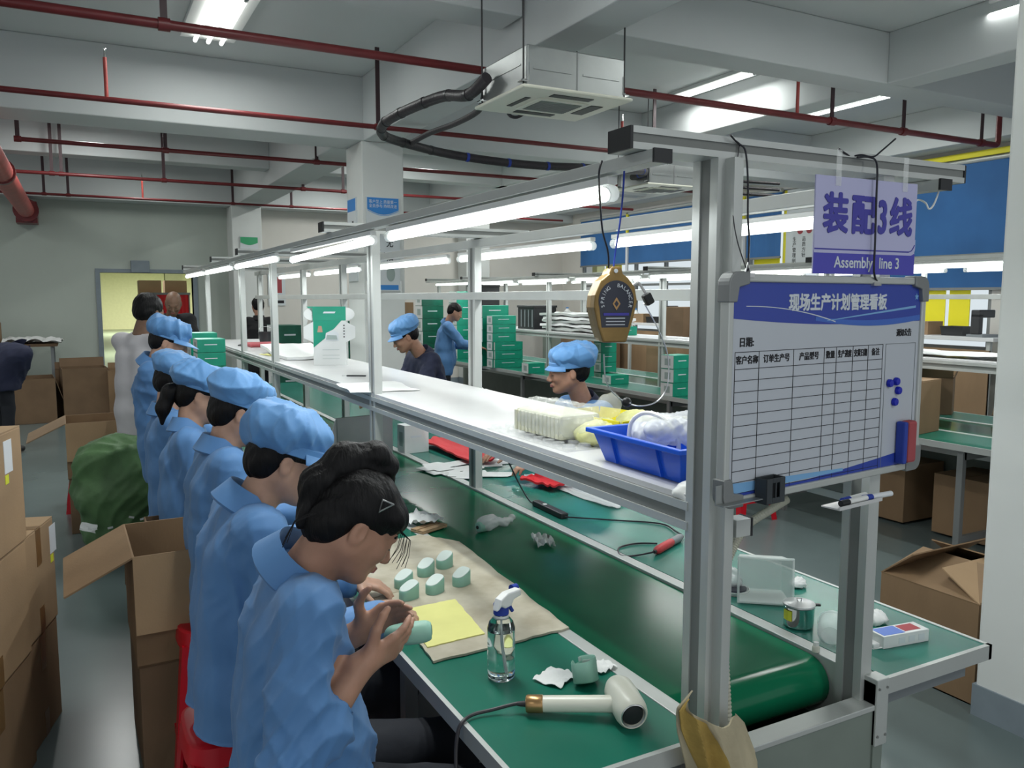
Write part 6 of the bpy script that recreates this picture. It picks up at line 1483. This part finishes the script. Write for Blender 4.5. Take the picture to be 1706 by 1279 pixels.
# green cartons behind the printed box, back of line one
for k in range(5):
    gbox(2.62, 9.4, .02+k*.28, .42, .4, .275, 0, '%s dark green carton of the pile behind the standing printed box' % ords[k], 'dark green cartons by the middle column', 'box_green_dark')
for k in range(5):
    gbox(2.15, 9.8, .02+k*.27, .30, .4, .265, .1, '%s dark green carton of the lower pile left of it' % ords[k], 'dark green cartons by the middle column', 'box_green_dark')
# green boxes at the far end of line one, in front of the bald man
for k in range(6):
    gbox(.865, 6.55, TZ+k*.103, .20, .24, .10, 0, '%s green box of the front stack before the bald man' % ords[k], 'green boxes at the far end of the left table')
for k in range(6):
    gbox(.865, 6.95, TZ+k*.108, .20, .24, .106, 0, '%s green box of the rear stack before the bald man' % ords[k], 'green boxes at the far end of the left table')
q = thing('glue_bottle', 'small red-capped yellow bottle at the far end of the line', 'bottle', (1.02, 6.2, TZ)); MB().lathe([(.026, 0), (.030, .01), (.030, .17), (.015, .20)], n=16).build('body', 'label_yellow', q, smooth=True); MB().lathe([(.027, .19), (.025, .29), (0, .30)], n=16).build('cap', 'stool_red', q, smooth=True)
# red bag under the shelf and red glove
sheet('red_bag', 'red plastic bag lying along the right table under the shelf', 'bag', (1.95, 4.35, TZ+.02), .20, .75, 'red_cloth', .012, 91, 0, 16, .01)
sheet('red_bag', 'small red bag beside the capped man on the right table', 'bag', (1.98, 3.38, TZ+.02), .14, .24, 'red_cloth', .012, 92, .2, 12, .01)
gbox(1.74, 4.55, TZ, .16, .10, .17, .1, 'white and green box under the shelf behind the second upright', None, 'box_white')
# cartons behind line one on the right (between the lines)
for (x, y, lx, ly, h, z, lb) in ((3.35, 7.35, .55, .5, .72, 0, 'brown carton holding a folded white sheet, between the lines'), (3.75, 10.6, .5, .5, .55, 0, 'brown carton, bottom of the tall stack by the middle column'), (3.75, 10.6, .5, .5, .55, .55, 'brown carton, middle of the tall stack by the middle column'), (3.75, 10.6, .48, .5, .52, 1.10, 'brown carton, top of the tall stack by the middle column')):
    carton(x, y, z, lx, ly, h, 0, lb, 'carton', tape=('y-',))
sheet('folded_sheet', 'folded white sheet lying on the carton between the lines', 'sheet', (3.35, 7.35, .728), .45, .35, 'paper_white', .03, 95, .1, 10, .02)
# shelf of the second line: pile of grey garments / foam, cartons etc.
for k in range(5):
    sheet('foam_pile', '%s grey foam sheet of the pile on the second line shelf' % ('bottom', 'second', 'middle', 'fourth', 'top')[k], 'foam', (5.565, 8.55, 1.264+.045*k), .40, 1.5, 'paper_white' if k % 2 else 'aluminium', .02, 100+k, 0, 12, .03, group='grey foam sheets on the second line shelf')
for (x, y, z, w, d, h, m, lb) in ((5.56, 9.75, 1.262, .35, .45, .32, 'black_plastic', 'black crate on the second line shelf beside the foam pile'), (5.5, 11.3, 1.262, .4, .3, .62, 'black_plastic', 'tall dark cabinet-like crate at the far part of the second line'),
    (7.7, 9.2, 0, .5, .5, 1.55, 'carton_dark', 'tall brown carton stack between second line and windows'), (6.93, 8.2, 0, .9, .6, 1.1, 'carton', 'wide brown carton behind the second line'), (7.4, 6.2, 0, .5, .5, .9, 'carton', 'brown carton behind the second line, nearer'), (7.6, 11.5, 0, .8, .6, 1.4, 'carton_dark', 'dark brown carton pile near the far windows')):
    if m == 'black_plastic':
        t = thing('crate', lb, 'crate', (x, y, z)); MB().box(-w/2, w/2, -d/2, d/2, 0, h-.03).build('body', m, t, bevel=.004); MB().box(-w/2-.01, w/2+.01, -d/2-.01, d/2+.01, h-.03, h).build('rim', 'dark_iron', t, bevel=.003)
        for kk in range(4): MB().box(-w/2-.004, -w/2, -d/2+.03+kk*d/4.4, -d/2+.05+kk*d/4.4, .03, h-.06).build('rib', 'frame_grey', t)
    else: carton(x, y, z, w, d, h, random.uniform(-.05, .05), lb, m, tape=('y-',))
# cartons seen right of the whiteboard on and under the second line
carton(5.08, 3.72, .7602, .30, .38, .36, R_(10), 'brown carton on the second line left table, right of the whiteboard', 'carton')
carton(6.08, 4.15, .7602, .24, .24, .30, R_(30), 'small leaning brown carton deeper on the second line', 'carton_dark', open_={'x-': ((-.4, 0, .8), .2), 'y-': ((0, -.3, .9), .15)})
carton(6.10, 3.45, .7602, .28, .36, .40, R_(-12), 'tilted pale brown carton under the second line shelf', 'carton_pale').rotation_euler = (0, .35, R_(-12))
carton(6.15, 2.95, .7602, .26, .3, .22, R_(5), 'low brown carton next to the tilted one', 'carton_pale')
for x, y, lb in ((5.25, 3.42, 'brown carton standing on the floor under the second line, left one'), (5.25, 2.78, 'brown carton standing on the floor under the second line, right one'), (5.25, 4.05, 'brown carton standing on the floor under the second line, deep left')):
    carton(x+.3, y, 0.02, .45, .40, .42, 0, lb, 'carton')
sheet('white_film', 'white film spread over the second line shelf', 'film', (5.565, 3.6, 1.264), .40, 1.7, 'paper_white', .02, 120, 0, 16, .004)
# desks with clutter along the windows
for j, (y, lb) in enumerate(((3.9, 'pale desk under the windows, nearest'), (5.9, 'pale desk under the windows, behind the whiteboard'), (8.0, 'pale desk under the windows, seen left of the front upright'), (11.0, 'pale desk under the windows, far'), (13.1, 'pale desk under the windows, farthest'))):
    t = thing('desk', lb, 'table', (8.45, y, 0)); MB().box(-.35, .4, -.95, .95, 1.24, 1.28).build('desktop', 'shelf_white', t, bevel=.003)
    for x in (-.3, .34):
        for yy in (-.88, .88): MB().box(x-.02, x+.02, yy-.02, yy+.02, 0, 1.24).build('leg', 'aluminium', t)
    MB().box(-.33, -.30, -.9, .9, .35, 1.15).build('front_panel', 'panel_grey' if j % 2 == 0 else 'carton', t)
rn = random.Random(9)
names = ('dark sewing-machine-like tool', 'black parts bin', 'brown parts box', 'white plastic jug', 'grey roll of film')
wh = ('on the desk near the pillar', 'on the desk behind the board', 'on the desk left of the front upright', 'on the far desk', 'on the farthest desk')
for j, y in enumerate((3.9, 5.9, 8.0, 11.0, 13.1)):
    for k in range(5):
        yy = y-.75+.36*k; x = 8.3+rn.uniform(-.08, .12); nm = names[k]
        t = thing(('machine_head', 'parts_bin', 'parts_box', 'jug', 'film_roll')[k], nm+' '+wh[j], ('machine', 'bin', 'box', 'jug', 'roll')[k], (x, yy, 1.28), rn.uniform(-.3, .3))
        if k == 0: MB().box(-.12, .12, -.09, .09, 0, .03).build('base', 'frame_grey', t); MB().box(-.12, -.06, -.05, .05, .03, .24).build('head', 'dark_iron', t, bevel=.01); MB().box(-.12, .12, -.05, .05, .20, .28).build('arm', 'dark_iron', t, bevel=.01)
        elif k == 1: tub(.09, .12, .10, .004, .01).build('body', 'black_plastic', t)
        elif k == 2: MB().box(-.1, .1, -.12, .12, 0, .14).build('body', 'carton', t); MB().box(-.1, .1, -.12, -.01, .14, .145).build('flap', 'carton_pale', t)
        elif k == 3: MB().lathe([(.06, 0), (.07, .02), (.07, .14), (.025, .19), (.025, .21)], n=16).build('body', 'white_plastic', t, smooth=True); MB().lathe([(.028, .205), (.028, .225)], n=14).build('cap', 'poster_blue', t)
        else: MB().cyl((-.02, -.14, .07), (-.02, .14, .07), .07, n=18).build('roll', 'film_white', t, smooth=True); MB().cyl((-.02, -.145, .07), (-.02, .145, .07), .025, n=12).build('core', 'carton', t, smooth=True)
# stools / chairs of the second line and shadowy stands under it
for y in (4.6, 6.2, 8.0): stool(4.45, y, .45, 'red stool beside the second line, %s' % {4.6: 'nearest', 6.2: 'middle one', 8.0: 'farthest'}[y])
# hanging side rail lamps beyond the second line (third row under the windows)
for k, y in enumerate((3.0, 4.4, 5.8, 7.2, 8.6, 10.0, 11.4)):
    tube_lamp(7.55, y, y+1.25, 2.02, 'lit tube lamp of the row between second line and windows, %s from the near end' % ('first', 'second', 'third', 'fourth', 'fifth', 'sixth', 'seventh')[k], power=5.5)
t = thing('lamp_gantry', 'light steel gantry carrying the lamp row nearest the windows', 'frame', (7.55, 3, 0))
MB().box(-.03, .03, -.2, 10, 2.06, 2.10).build('rail', 'aluminium', t)
for y in (-.1, 2.4, 4.9, 7.4, 9.9): MB().box(.04, .08, y-.02, y+.02, 0, 2.10).build('post', 'aluminium', t)
